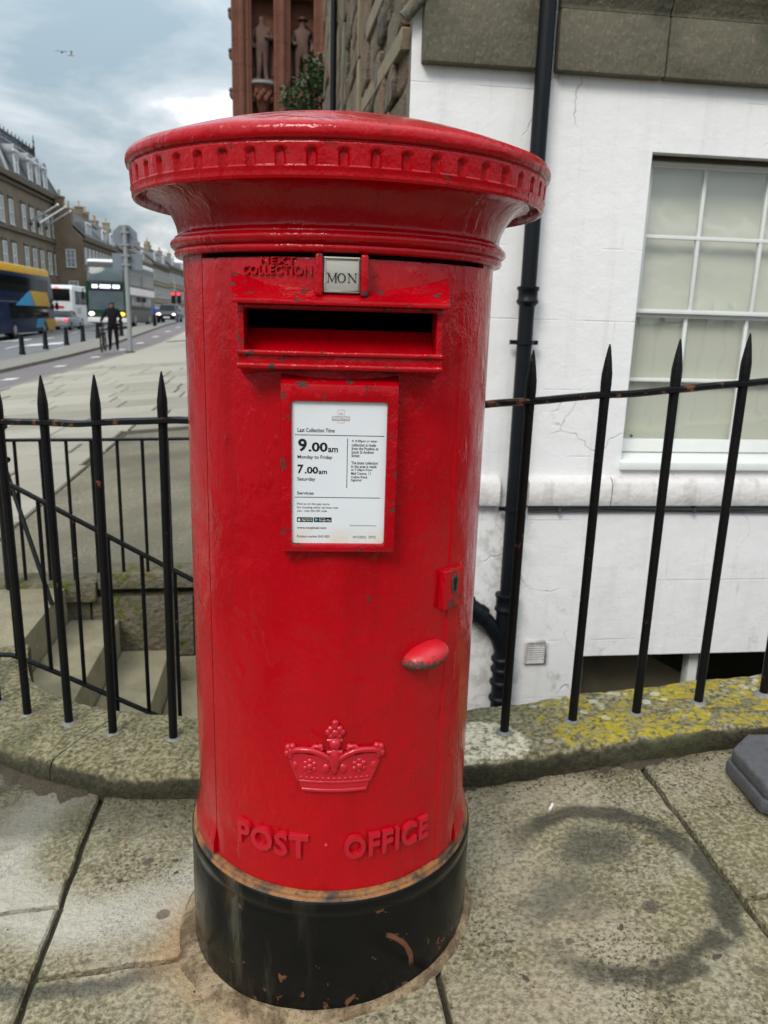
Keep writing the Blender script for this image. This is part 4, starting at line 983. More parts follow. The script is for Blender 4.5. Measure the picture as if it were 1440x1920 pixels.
# door with the aperture cut through it
mb = MB(); ths = sorted(set([DL + (-SW - DL) * k / 10 for k in range(11)] + [-SW + 2 * SW * k / 36 for k in range(37)] + [SW + (44 - SW) * k / 6 for k in range(7)] + [44.8, 47, 50, 53, 56, DR_]))
zs = sorted(set([.2470, .2490, .26, .30, .4, .55, .7, .85, 1.0, 1.1, 1.1905, 1.2495, 1.28, 1.320, 1.3240]))
def rdoor(th, z):
    r = RB + .0012
    if th > 44.4: r += .0030
    if th > DR_ - .01 or th < DL + .01 or z < .2475 or z > 1.3235: r -= .0012
    return r
shell(mb, ths, zs, rdoor, lambda th, z: abs(th) < SW and 1.1905 < z < 1.2495)
for th in (DL, DR_): shell_o = [cy(th, z, rdoor(th, z)) for z in zs]; inn = [cy(th, z, .262) for z in zs]; mb.add(shell_o + inn, [(k, k + 1, len(zs) + k + 1, len(zs) + k) for k in range(len(zs) - 1)])
for z in (zs[0], zs[-1]): oo = [cy(th, z, rdoor(th, z)) for th in ths]; inn = [cy(th, z, .262) for th in ths]; mb.add(oo + inn, [(k, k + 1, len(ths) + k + 1, len(ths) + k) for k in range(len(ths) - 1)])
door = mb.build('door', 'red', pb, 30)
# collar and neck
neck = [(.262, 1.331), (.2830, 1.331), (.2850, 1.3335), (.2862, 1.3375), (.2848, 1.3410), (.2835, 1.3425), (.2880, 1.3445), (.2915, 1.3480), (.2925, 1.3520), (.2912, 1.3560), (.2880, 1.3590), (.2845, 1.3602), (.2845, 1.3632), (.2815, 1.3650), (.2795, 1.3685)]
for k in range(1, 15):
    u = k / 14; a = u * pi / 2; neck.append((.2795 + .0475 * (1 - cos(a)) ** .9, 1.3685 + .058 * sin(a) ** 1.15))
neck += [(.3285, 1.4285), (.327, 1.434)]
MB().lathe(neck, 160).build('collar', 'red', pb, 60)
# cap: dome, lip and the fluted rim
cap = [(.326, 1.4345), (.3395, 1.4345), (.3415, 1.428), (.3425, 1.4215), (.3455, 1.4185), (.3490, 1.4190), (.3505, 1.4225)]
MB().lathe(cap, 160).build('cap_underside', 'red', pb, 50)
dome = [(.3510, 1.4660), (.3545, 1.4668), (.3575, 1.4690), (.3590, 1.4740), (.3588, 1.4800), (.3570, 1.4845), (.3535, 1.4875)]
dome += [(.352 * (1 - k / 24) + .0005, 1.4885 + .071 * (1 - (1 - k / 24) ** 2)) for k in range(25)]
MB().lathe(dome, 160).build('cap', 'red', pb, 50)
NF = 52; sub = 16; mb = MB(); ths = [360 * k / (NF * sub) for k in range(NF * sub + 1)]
zs = [1.4225, 1.4260, 1.4300, 1.4330, 1.4342, 1.4350, 1.4362] + [1.4385 + .0019 * k for k in range(13)] + [1.4632, 1.4645, 1.4660]
def rfl(th, z):
    r = .3505 + .0030 * (z - 1.4225) / .0435 - (.0016 if z > 1.4637 else 0)
    per = 360 / NF; x = radians(((th + per / 2) % per) - per / 2) * r; zc = 1.4502
    d = (abs(x) if z < zc else hypot(x, z - zc)) - .0080
    if 1.4345 < z: r -= .0062 * sstep(0, -.0038, d)
    elif z < 1.4345 and z > 1.431: r += .0012
    return r
shell(mb, ths, zs, rfl); mb.build('fluted_rim', 'red_flute', pb, 60)

def proud(name, hw, z0, z1, yf, kt, kb, parent, mat, hole=None, depth=.05, flare=1.0, bevel=.003, flareb=None):
    mb = MB(); fb = flare if flareb is None else flareb
    xs = [-hw + 2 * hw * k / 16 for k in range(17)]
    if hole: xs += [hole[0], hole[1]]
    xs = sorted(set(round(x, 5) for x in xs))
    def yb(x): return -sqrt(max(.0001, RB * RB - x * x)) + .006
    for a, b in zip(xs, xs[1:]):
        inh = hole and hole[0] - 1e-6 <= a and b <= hole[1] + 1e-6
        rng = [(z0, hole[2]), (hole[3], z1)] if inh else ([(z0, hole[2]), (hole[2], hole[3]), (hole[3], z1)] if hole else [(z0, z1)])
        for c, d in rng: mb.add([(a, -yf, c), (b, -yf, c), (b, -yf, d), (a, -yf, d)], [(0, 1, 2, 3)])
        fa, fb_ = [(x * flare, yb(x * flare), z1 + kt * (yb(x * flare) + yf)) for x in (a, b)], [(x * fb, yb(x * fb), z0 - kb * (yb(x * fb) + yf)) for x in (a, b)]
        mb.add([(a, -yf, z1), (b, -yf, z1), fa[1], fa[0]], [(0, 1, 2, 3)])
        mb.add([(a, -yf, z0), (b, -yf, z0), fb_[1], fb_[0]], [(3, 2, 1, 0)])
        if inh:
            for c in (hole[2], hole[3]): mb.add([(a, -yf, c), (b, -yf, c), (b, -yf + depth, c), (a, -yf + depth, c)], [(0, 1, 2, 3)])
    zl = [z0] + ([hole[2], hole[3]] if hole else []) + [z1]
    for sx in (-1, 1):
        x = sx * hw; y_t, y_b = yb(x * flare), yb(x * fb)
        back = [(x * flare, y_t, z1 + kt * (y_t + yf)), (x * fb, y_b, z0 - kb * (y_b + yf))]
        mb.add([(x, -yf, z) for z in zl] + back, [tuple(range(len(zl) + 2))])
    if hole:
        for x in (hole[0], hole[1]): mb.add([(x, -yf, hole[2]), (x, -yf, hole[3]), (x, -yf + depth, hole[3]), (x, -yf + depth, hole[2])], [(0, 1, 2, 3)])
    return mb.build(name, mat, parent, 35, bevel, 2)
ap = proud('aperture_surround', .150, 1.166, 1.257, .287, .3, .26, pb, 'red_worn', (-.141, .141, 1.190, 1.250), .055, 1.0, .0022)
proud('aperture_hood', .1565, 1.2565, 1.2635, .304, .47, .0, pb, 'red_worn', None, flare=1.075, bevel=.0022, flareb=1.0)
for (z, y, r) in ((1.1875, .2885, .0045), (1.1685, .2895, .0050)):
    MB().tube([(-.1505, -y, z), (.1505, -y, z)], r, 10).build('aperture_lip', 'red_worn', ap, 60)
mb = MB(); mb.add([(-.1405, -.262, 1.1885), (.1405, -.262, 1.1885), (.1405, -.222, 1.2215), (-.1405, -.222, 1.2215), (-.1405, -.215, 1.2215), (.1405, -.215, 1.2215), (.1405, -.215, 1.16), (-.1405, -.215, 1.16)], [(0, 1, 2, 3), (3, 2, 5, 4), (4, 5, 6, 7)]); mb.build('aperture_baffle', 'red', pb)
# collection-day tablet in its guides
for sx in (-1, 1):
    mb = MB(); mb.b2((sx * .0325 - .0055, -.2965, 1.2700), (sx * .0325 + .0055, -.255, 1.3285)); mb.build('tablet_guide', 'red_worn', pb, 50, .004, 3)
tb = MB().b2((-.0262, -.2885, 1.2745), (.0262, -.262, 1.3245)).build('tablet', 'metal_plate', pb, 40, .0008)
mb = MB()
for (a, b, c, d) in ((-.0255, .0255, 1.2755, 1.2785), (-.0255, .0255, 1.3205, 1.3235), (-.0255, -.0228, 1.2785, 1.3205), (.0228, .0255, 1.2785, 1.3205)): mb.b2((a, -.2900, c), (b, -.2880, d))
mb.build('tablet_rim', 'metal_plate', tb, 40, .0007)
mb = MB()                                          # serif capitals M O N cut into the tablet
def bar2(x0, z0, x1, z1, w):
    dx, dz = x1 - x0, z1 - z0; L_ = hypot(dx, dz); nx, nz = -dz / L_ * w / 2, dx / L_ * w / 2
    mb.prism([(x0 + nx, z0 + nz), (x1 + nx, z1 + nz), (x1 - nx, z1 - nz), (x0 - nx, z0 - nz)], -.2897, -.2884, 'y')
zb, zt = 1.2895, 1.3020
def serif(x, z, w=.0034): bar2(x - w / 2, z, x + w / 2, z, .0005)
x = -.0215; bar2(x + .0018, zb, x + .0022, zt, .0006); bar2(x + .0022, zt, x + .0075, zb + .0008, .0017); bar2(x + .0075, zb + .0008, x + .0125, zt, .0006); bar2(x + .0128, zb, x + .0125, zt, .0017)
for q in (.0018, .0128): serif(x + q, zb)
serif(x + .0014, zt); serif(x + .0133, zt)
x = -.0005; n = 24; o_ = []
for k in range(n):
    a0, a1 = 2 * pi * k / n, 2 * pi * (k + 1) / n; zc_, rh = (zb + zt) / 2, (zt - zb) / 2 + .0002
    def pt(a, inner): w = .00075 + .0008 * abs(cos(a)); rx = .0061 - (w * 1.25 if inner else 0); rz = rh - (w * .75 if inner else 0); return (x + rx * cos(a), zc_ + rz * sin(a))
    mb.prism([pt(a0, 0), pt(a1, 0), pt(a1, 1), pt(a0, 1)], -.2897, -.2884, 'y')
x = .0085; bar2(x + .0018, zb, x + .0018, zt, .0006); bar2(x + .0016, zt, x + .0115, zb, .0017); bar2(x + .0115, zb, x + .0115, zt, .0006); serif(x + .0018, zb); serif(x + .0010, zt); serif(x + .0115, zt)
mb.build('tablet_lettering', 'ink', tb)

# raised lettering bent round the door
def fit(s, w, h, ext, bev, off=0.0, space=1.0):
    vs, fs_ = text_geo(s, 1.0, ext, bev, 'LEFT', space, off)
    x0, x1 = min(v.x for v in vs), max(v.x for v in vs); y0, y1 = min(v.y for v in vs), max(v.y for v in vs)
    return [Vector(((v.x - x0) / (x1 - x0) * w, (v.y - y0) / (y1 - y0) * h, v.z)) for v in vs], fs_
def bent(name, s, th0, th1, z0, z1, raise_, mat, parent, off=.012):
    w = radians(th1 - th0) * RB; vs, fs_ = fit(s, w, z1 - z0, raise_, raise_ * .55, off, 1.10)
    mb = MB(); mb.add([cy(th0 + math.degrees(v.x / RB), z0 + v.y, RB + v.z + .0015) for v in vs], fs_)
    me = mb.mesh(name, mat, 40, 0); return link(name, me, parent)
bent('raised_lettering', 'POST', -37.7, -9.0, .3165, .3625, .0050, 'red_relief', door, .030)
bent('raised_lettering', 'OFFICE', 3.8, 38.3, .3165, .3625, .0050, 'red_relief', door, .030)
mb = MB(); mb.ball(cy(-2.7, .342, RB + .001), .0045); mb.build('raised_dot', 'red_relief', door, 60)
bent('raised_lettering', 'NEXT', -25.5, -14.0, 1.3140, 1.3237, .0026, 'red', door, .012)
bent('raised_lettering', 'COLLECTION', -32.0, -8.9, 1.2985, 1.3118, .0026, 'red', door, .012)

# crown emblem in relief
mb = MB()
def cp(u, v, d=0.0): u *= .90; return cy(math.degrees(u / RB), .450 + v * 1.02, RB + d)
def rope(pts, r, n=8): mb.tube([cp(*p) for p in pts], r * 1.35, n)
def blob(u, v, ru, rv, rd, d=0.001):
    a = u / RB; mb.ball(cp(u, v, d), (ru * 1.22, rd * 1.15, rv * 1.22), 10, 7, Matrix.Rotation(a, 3, 'Z'))
C_ = crom
# back plate of the emblem so that the pieces read as one casting
pl = [(-.060, .000), (.060, .000), (.066, .018), (.074, .036), (.083, .056), (.086, .066), (.070, .073), (.045, .077), (.02, .073), (.0, .070), (-.02, .073), (-.045, .077), (-.070, .073), (-.086, .066), (-.083, .056), (-.074, .036), (-.066, .018)]
def inpoly_strip():
    rows = [(.000, .060), (.018, .066), (.036, .074), (.056, .083), (.066, .085), (.071, .060)]
    vs = []
    for v, hw_ in rows:
        for k in range(13): vs.append(cp(-hw_ + 2 * hw_ * k / 12, v - (.004 * (1 - (abs(k - 6) / 6) ** 2) if v > .07 else 0), .0062))
    mb.add(vs, [(i * 13 + k, i * 13 + k + 1, (i + 1) * 13 + k + 1, (i + 1) * 13 + k) for i in range(len(rows) - 1) for k in range(12)])
inpoly_strip()
for v, hw_, r in ((.003, .060, .0035), (.011, .0625, .0026), (.0185, .066, .0032)): rope([(-hw_ + 2 * hw_ * k / 14, v, .003) for k in range(15)], r)
for k in range(13): blob(-.062 + .0103 * k, .0255, .0042, .0036, .004, .003)
for k in range(7): blob(-.054 + .018 * k, .0335, .0052, .0040, .004, .002)
for sx in (-1, 1):
    rope([(sx * .0665, .018, .002), (sx * .074, .036, .003), (sx * .083, .057, .003)], .0036)
    rope(C_([(sx * .083, .060, .003), (sx * .079, .073, .005), (sx * .058, .0775, .006), (sx * .036, .0760, .006), (sx * .014, .066, .005), (sx * .004, .058, .005)], 4), .0042)
    blob(sx * .046, .0475, .0062, .0062, .0075, .003)
    for a in range(6): blob(sx * .046 + .0095 * cos(a * pi / 3 + .5), .0475 + .0095 * sin(a * pi / 3 + .5), .0052, .0052, .005, .003)
    blob(sx * .016, .044, .0075, .009, .0065, .002); blob(sx * .074, .046, .0065, .008, .006, .002); blob(sx * .060, .036, .005, .005, .004, .002)
    for q_, (du, dv) in enumerate(((.083, .072), (.0895, .0665), (.079, .080), (.0875, .0775))): blob(sx * du, dv, .0052, .0060, .006, .003)
    rope([(sx * .045, .076, .004), (sx * .036, .0845, .004), (sx * .027, .0835, .004), (sx * .024, .079, .004)], .0036); blob(sx * .026, .0850, .0045, .0036, .004, .003)
blob(0, .062, .0092, .020, .0095, .003); blob(0, .046, .006, .012, .008, .003); rope([(-.013, .074, .004), (0, .076, .006), (.013, .074, .004)], .0036)
blob(0, .0895, .0095, .0095, .009, .003); rope([(-.0135, .0955, .003), (0, .0975, .005), (.0135, .0955, .003)], .0034)
blob(0, .1095, .0075, .0075, .006, .003)
for du, dv in ((-.0125, .1105), (.0125, .1105), (0, .1215), (-.007, .1035), (.007, .1035), (-.008, .1165), (.008, .1165), (0, .127)): blob(du, dv, .0056, .0056, .0050, .003)
mb.build('crown_emblem', 'red_relief', door, 70)

# lock escutcheon, handle
lk = bpy.data.objects.new('lock', None); COL.objects.link(lk); lk.parent = pb; lk.location = cy(45.6, 0, RB + .004); lk.rotation_euler = (0, 0, radians(45.6))
mb = MB(); mb.prism([(-.028, .758), (.028, .758), (.028, .828), (-.028, .828)], -.0085, .012, 'y'); mb.build('escutcheon', 'red_worn', lk, 45, .0025, 3)
n = 20; mb = MB(); mb.prism([(.000 + (.0095 + .0012 * sin(3 * a)) * cos(a), .8005 + (.0185 + .002 * cos(5 * a)) * sin(a)) for a in [2 * pi * k / n for k in range(n)]], -.0096, -.006, 'y'); mb.build('key_plate', 'brass', lk, 40)
mb = MB(); mb.prism([(.0052 * cos(a), .8065 + .0062 * sin(a)) for a in [2 * pi * k / 14 for k in range(14)]], -.0101, -.006, 'y'); mb.b2((-.0030, -.0101, .7885), (.0030, -.006, .8030)); mb.build('keyhole', 'dark', lk)
a = 33.5; Rz = Matrix.Rotation(radians(a), 3, 'Z'); mb = MB()
mb.ball(cy(a, .682, RB + .002), (.047, .036, .0235), 28, 18, Rz @ Matrix.Rotation(radians(-9), 3, 'Y'))
for i, v in enumerate(mb.v):
    if v[2] < .672: mb.v[i] = (v[0], v[1], .672 - (.672 - v[2]) * .35)
mb.build('handle', 'red_knob', pb, 60)

# notice plate in its moulded frame
proud('notice_frame', .0885, .8835, 1.1435, .290, .42, .10, pb, 'red_worn', (-.0715, .0715, .8965, 1.1175), .009, 1.02, .0042)
npl = MB().b2((-.0720, -.2835, .8960), (.0720, -.2800, 1.1180)).build('notice_plate', 'notice', pb)
def zx(X): return (X - 192) / 948 * .143 - .0715
def zz(Y): return 1.1175 - (Y - 280) / 1437 * .221
YP = -.28385
def ptext(s, X0, X1, Y0, Y1, mat='ink', off=.012, name='printed_line'):
    vs, fs_ = fit(s, zx(X1) - zx(X0), zz(Y0) - zz(Y1), 0, 0, off); mb = MB(); mb.add([(zx(X0) + v.x, YP, zz(Y1) + v.y) for v in vs], fs_); return mb.build(name, mat, npl)
def prule(X0, X1, Y0, Y1, mat='ink', y=YP, name='printed_rule'):
    mb = MB(); mb.add([(zx(X0), y, zz(Y1)), (zx(X1), y, zz(Y1)), (zx(X1), y, zz(Y0)), (zx(X0), y, zz(Y0))], [(0, 1, 2, 3)]); return mb.build(name, mat, npl)
ptext('Last Collection Time', 247, 617, 543, 583); prule(220, 1117, 608, 614)
ptext('9', 252, 340, 648, 777, off=.03); ptext('.00', 357, 548, 682, 777, off=.03); ptext('am', 553, 652, 735, 780, off=.02)
ptext('Monday to Friday', 247, 597, 812, 858); ptext('7', 247, 307, 908, 998, off=.03); ptext('.00', 319, 455, 928, 998, off=.03); ptext('am', 460, 545, 966, 1001, off=.02); ptext('Saturday', 245, 427, 1035, 1080)
prule(745, 751, 640, 1140); prule(220, 1095, 1236, 1242); ptext('Services', 243, 412, 1180, 1212)
for s_, X1, Y in (('A 4.00pm or later', 1050, 665), ('collection is made', 1035, 702), ('from the Postbox at', 1062, 738), ('South St Andrew', 1018, 774), ('Street', 873, 809), ('The latest collection', 1060, 882), ('in the area is made', 1048, 918), ('at 7.30pm from', 1005, 955), ('Mail Centre, 11', 988, 991), ('Cultins Road,', 958, 1027), ('Sighthill', 895, 1061)): ptext(s_, 790, X1, Y - 15, Y + 15, off=.010)
for s_, X1, Y in (('Find us on the app store.', 578, 1310), ('For locating other services near', 667, 1347), ('you - scan the QR code', 548, 1382)): ptext(s_, 243, X1, Y - 14, Y + 14, 'ink_soft', .008)
ptext('www.royalmail.com', 243, 543, 1544, 1574); ptext('Postbox number EH2 82D', 243, 577, 1634, 1658, 'ink_soft', .006); ptext('14/12/2022   CP1D', 820, 1058, 1636, 1662, 'ink_soft', .004); ptext('Royalmail.com/services-near-you', 790, 1060, 1520, 1538, 'ink_soft', .002)
for X0, X1 in ((243, 405), (415, 597)): prule(X0, X1, 1447, 1495, 'ink', YP - .0001, 'printed_badge')
for s_, X0, X1, Y0, Y1 in (('App Store', 290, 397, 1464, 1490), ('Google Play', 468, 590, 1464, 1492), ('Download on the', 290, 395, 1452, 1461), ('GET IT ON', 468, 525, 1452, 1461)):
    o = ptext(s_, X0, X1, Y0, Y1, 'white_print', .006); o.location.y = -.0003
n = 12; mb = MB(); mb.add([(zx(264 + 13 * cos(2 * pi * k / n)), YP - .0003, zz(1474 - 15 * sin(2 * pi * k / n))) for k in range(n)], [tuple(range(n))]); mb.build('printed_mark', 'white_print', npl)
mb = MB(); mb.add([(zx(430), YP - .0003, zz(1488)), (zx(458), YP - .0003, zz(1471)), (zx(430), YP - .0003, zz(1454))], [(0, 1, 2)]); mb.build('printed_mark', 'blue_print', npl)
prule(588, 768, 420, 465, 'logo_pink', YP, 'printed_logo'); o = ptext('Royal Mail', 598, 760, 424, 462, 'white_print', .03); o.location.y = -.0003
for (X0, X1, Y0, Y1) in ((645, 713, 358, 361), (645, 648, 358, 420), (710, 713, 358, 420), (645, 713, 484, 487), (645, 648, 465, 487), (710, 713, 465, 487), (660, 668, 390, 408), (674, 682, 385, 408), (688, 696, 390, 408)): prule(X0, X1, Y0, Y1, 'logo_pink', YP, 'printed_logo')
# tiny screws and brackets left out of view are not built

# ------------------------------------------------------------------ small things on the pavement
def ground_px(u, v, h=0.0):                         # ray from the camera to the pavement
    r = ray_px(u, v); k = 0.5
    for _ in range(60):
        p = Vector((0, 0, CAM_H)) + r.normalized() * k; g = Gw(p.x, p.y) + h; k *= (CAM_H - g) / (CAM_H - p.z) if p.z < CAM_H - .01 else 2
        k = min(k, 400)
    return Vector((p.x, p.y, g))
c = ground_px(1033, 1516)
cb = thing('cigarette_butt', 'white cigarette butt lying on the paving slab by the kerb', 'cigarette butt', tuple(c + Vector((0, 0, .004))), radians(60))
MB().tube([(-.012, 0, 0), (.004, 0, .0005)], .0038, 10).build('paper', 'white_print', cb, 50); MB().tube([(.004, 0, .0005), (.013, .001, .0008)], .0037, 10).build('filter', 'filter_white', cb, 50)
for i, (u, v, a, sc) in enumerate([(300, 1530, .3, .011), (1165, 1740, 1.2, .010), (235, 1585, 2.0, .006), (95, 1650, .7, .006), (310, 1550, 2.4, .008), (330, 1615, .2, .008), (225, 1652, 1.0, .008), (205, 1558, 1.6, .008), (1345, 1795, .4, .013), (985, 1835, 2.2, .010), (330, 1637, 1.0, .007), (120, 1640, 2.1, .005)]):
    p = ground_px(u, v); mb = MB(); n = 5
    vs = []
    for k in range(n + 1):
        x = -sc + 2 * sc * k / n; w = sc * .42 * sin(pi * (k / n) ** .8) + .0004; vs += [(x, -w, .001 + .0012 * k / n), (x, 0, .0025), (x, w, .0015)]
    mb.add(vs, [(k * 3 + j, k * 3 + j + 1, (k + 1) * 3 + j + 1, (k + 1) * 3 + j) for k in range(n) for j in range(2)])
    o = mb.build('fallen_leaf', 'leaf_dead' if i in (2, 3, 11) else 'bark', None, 60); o.location = tuple(p + Vector((0, 0, .001))); o.rotation_euler = (0, 0, a)
    tag(o, 'tiny orange leaf scrap lying on a paving slab' if i in (2, 3, 11) else 'tiny dark leaf scrap lying on a paving slab', 'leaf', 'orange leaf scraps on the slabs' if i in (2, 3, 11) else 'dark leaf scraps on the slabs')
# rubber foot of a temporary sign at the right edge
rf = thing('rubber_base', 'thick grey recycled rubber base block lying by the kerb', 'base block', tuple(P(1.375, 1.600, G(1.375, 1.600))), A + radians(-4))
oct_ = [(-.245, -.10), (-.245, .075), (-.165, .150), (.25, .150), (.25, -.22), (-.10, -.22)]
mb = MB(); mb.prism(oct_, -.006, .028, 'z'); mb.build('lower_slab', 'rubber', rf, 45, .006, 2)
mb = MB(); mb.prism([(x * .965, y * .955) for x, y in oct_], .024, .066, 'z'); mb.build('upper_slab', 'rubber', rf, 45, .012, 3)
mb = MB()
for k in range(7): mb.b2((-.15 + .012 * (k % 2), .055 - .022 * k, .0655), (-.128 + .006 * (k % 3), .067 - .022 * k, .0675))
o = mb.build('moulded_marks', 'rubber', rf); o['kind'] = 'stuff'
mb = MB(); mb.b2((-.02, -.18, .066), (.20, -.12, .10)); mb.b2((.0, -.17, .10), (.18, -.13, .75)); mb.build('red_post', 'red_plastic', rf, 45, .01, 2)
bird = thing('gull', 'pale gull gliding in the grey sky', 'bird', tuple(Vector((0, 0, CAM_H)) + ray_px(133, 103).normalized() * 48), radians(30))
MB().ball((0, 0, 0), (.16, .05, .05), 12, 8).build('body', 'gull_white', bird, 60)
for sx in (-1, 1):
    mb = MB(); mb.add([(.05, 0, .02), (-.05, 0, .02), (-.06, sx * .28, .12), (.04, sx * .26, .12), (-.09, sx * .52, .06), (-.02, sx * .50, .06), (0, 0, .035), (-.01, sx * .27, .132)], [(0, 3, 7, 6), (6, 7, 2, 1), (3, 5, 4, 7), (7, 4, 2), (0, 1, 2, 3), (3, 2, 4, 5)]); mb.build('wing', 'gull_white', bird, 60)
bird = thing('dark_bird', 'small dark bird flying beside the pale gull', 'bird', tuple(Vector((0, 0, CAM_H)) + ray_px(116, 98).normalized() * 50), radians(100))
MB().ball((0, 0, 0), (.13, .045, .045), 12, 8).build('body', 'gull_dark', bird, 60)
for sx in (-1, 1):
    mb = MB(); mb.add([(.05, 0, .02), (-.05, 0, .02), (-.06, sx * .2, .05), (.04, sx * .18, .05), (-.08, sx * .38, .0), (0, 0, .03)], [(0, 3, 2, 5), (5, 2, 1), (3, 4, 2), (0, 1, 2, 3)]); mb.build('wing', 'gull_dark', bird, 60)

# ------------------------------------------------------------------ red sandstone gallery with statues
GS = 28.0
gz = G(0, GS)
ga = thing('sandstone_gallery', 'red sandstone gothic building with statues in tall niches', 'building', tuple(P(0, GS, gz)), A)
tL, tR = -1.42, 5.5
MB().b2((tL + .25, .55, -.6), (tR, 9, 14)).build('wall', 'redstone', ga)
MB().b2((tL - .15, .2, -.6), (tR, .56, 3.2)).build('plinth', 'redstone', ga, 40, .05)
nich = [(-.775 * 1.0), .50, 1.775, 3.05]
edges_ = [tL] + [(a + b) / 2 for a, b in zip(nich, nich[1:])] + [nich[-1] + .64]
for i, x in enumerate(edges_):
    w = .17 if i else .22
    z = 2.6
    while z < 13.6:                                  # clustered shafts built of drums of stone
        hh = .75; mb = MB(); mb.b2((x - w + (.0 if i else 0), -.02, z + .008), (x + w, .56, z + hh)); mb.tube([(x - w - .03, .10, z + .008), (x - w - .03, .10, z + hh)], .075, 10); mb.tube([(x + w + .03, .10, z + .008), (x + w + .03, .10, z + hh)], .075, 10); mb.tube([(x, -.06, z + .008), (x, -.06, z + hh)], .10, 10)
        mb.build('pier_stone', 'redstone', ga, 45); z += hh
for x in nich:
    for zb_ in (3.4, 8.0 - gz + .55, 12.2):
        mb = MB(); mb.lathe([(.02, -.95), (.16, -.85), (.24, -.55), (.34, -.35), (.40, -.12), (.47, -.05)], 16, (x, .42, zb_)); mb.build('corbel', 'redstone', ga, 45)
        mb = MB()
        for k in range(14): a = pi + pi * k / 13; mb.ball((x + .33 * cos(a), .42 + .33 * sin(a), zb_ - .35 + .12 * sin(k * 2.1)), (.085, .085, .11), 8, 6)
        o = mb.build('corbel_carving', 'redstone', ga, 60); o['kind'] = 'stuff'
        MB().lathe([(.47, -.05), (.50, -.03), (.50, .03), (.45, .06), (.0, .06)], 16, (x, .42, zb_)).build('pedestal_slab', 'leadroof', ga, 45)
        mb = MB(); mb.lathe([(.0, 3.6), (.08, 3.2), (.30, 2.85), (.42, 2.75), (.46, 2.55), (.40, 2.50), (.0, 2.55)], 8, (x, .45, zb_))
        mb.build('niche_canopy', 'redstone', ga, 30)
for k in range(9):                                   # crockets on the outer angle
    z = 3.2 + 1.15 * k; MB().ball((tL - .30, .25, z), (.13, .11, .17), 8, 6).ball((tL - .36, .22, z + .12), (.08, .08, .08), 8, 6).build('crocket', 'statue', ga, 60)
def statue(x, zb_, pose, label):
    t_ = thing('statue', label, 'statue', tuple(P(x, GS + .36, gz + zb_)), A, None)
    s_ = 1.0
    J = {'pel': ((0, 0, 1.0), .17), 'sp': ((0, .02, 1.25), .20), 'ch': ((0, .0, 1.45), (.24, .17)), 'nk': ((0, -.02, 1.66), .075), 'hd': ((.02 * pose, -.04, 1.80), .105), 'tp': ((.02 * pose, -.04, 1.92), .08)}
    for sd, k in ((-1, 'l'), (1, 'r')):
        J['h' + k] = ((sd * .11, 0, .92), .14); J['k' + k] = ((sd * (.12 + .03 * pose), -.05 * sd * pose, .50), .105); J['a' + k] = ((sd * .13, .0, .10), .075); J['f' + k] = ((sd * .16, -.16, .04), .055)
        J['s' + k] = ((sd * .23, 0, 1.52), .10)
    if pose > 0: J['el'] = ((-.34, -.02, 1.22), .08); J['wl'] = ((-.16, -.20, 1.12), .06); J['er'] = ((.36, .05, 1.2), .085); J['wr'] = ((.30, -.10, .95), .06)
    else: J['el'] = ((-.36, .04, 1.2), .085); J['wl'] = ((-.24, -.14, .95), .06); J['er'] = ((.34, -.05, 1.25), .085); J['wr'] = ((.08, -.22, 1.3), .06)
    E_ = [('pel', 'sp'), ('sp', 'ch'), ('ch', 'nk'), ('nk', 'hd'), ('hd', 'tp')]
    for k in 'lr': E_ += [('pel', 'h' + k), ('h' + k, 'k' + k), ('k' + k, 'a' + k), ('a' + k, 'f' + k), ('ch', 's' + k), ('s' + k, 'e' + k), ('e' + k, 'w' + k)]
    skin_figure('figure', J, E_, 'statue', t_, 1, 'pel')
    mb = MB()                                         # long cloak hanging from the shoulders
    rows = [(1.58, .20, .10), (1.45, .30, .16), (1.1, .33, .17), (.7, .36, .18), (.25, .40, .20)]; n = 14; vs = []
    for z, rx, ry in rows:
        for k in range(n): a = -.25 + (pi + .5) * k / (n - 1); vs.append((rx * cos(a), ry * sin(a) + .02 + .02 * sin(k * 2.3), z))
    mb.add(vs, [(i * n + k, i * n + k + 1, (i + 1) * n + k + 1, (i + 1) * n + k) for i in range(len(rows) - 1) for k in range(n - 1)]); mb.build('cloak', 'statue', t_, 60)
    if pose > 0: MB().lathe([(.17, 1.87), (.18, 1.885), (.10, 1.90), (.10, 1.96), (.0, 1.99)], 14, (.02, -.04, 0)).build('cap', 'statue', t_, 50)
    MB().b2((-.32, -.25, -.02), (.32, .25, .05)).build('plinth', 'statue', t_)
    return t_
zn = 8.0 - gz + .55
statue(nich[0], zn + .07, -1, 'bare-headed stone statue in the outer niche of the red gallery')
statue(nich[1], zn + .07, 1, 'stone statue in a flat cap in the inner niche of the red gallery')

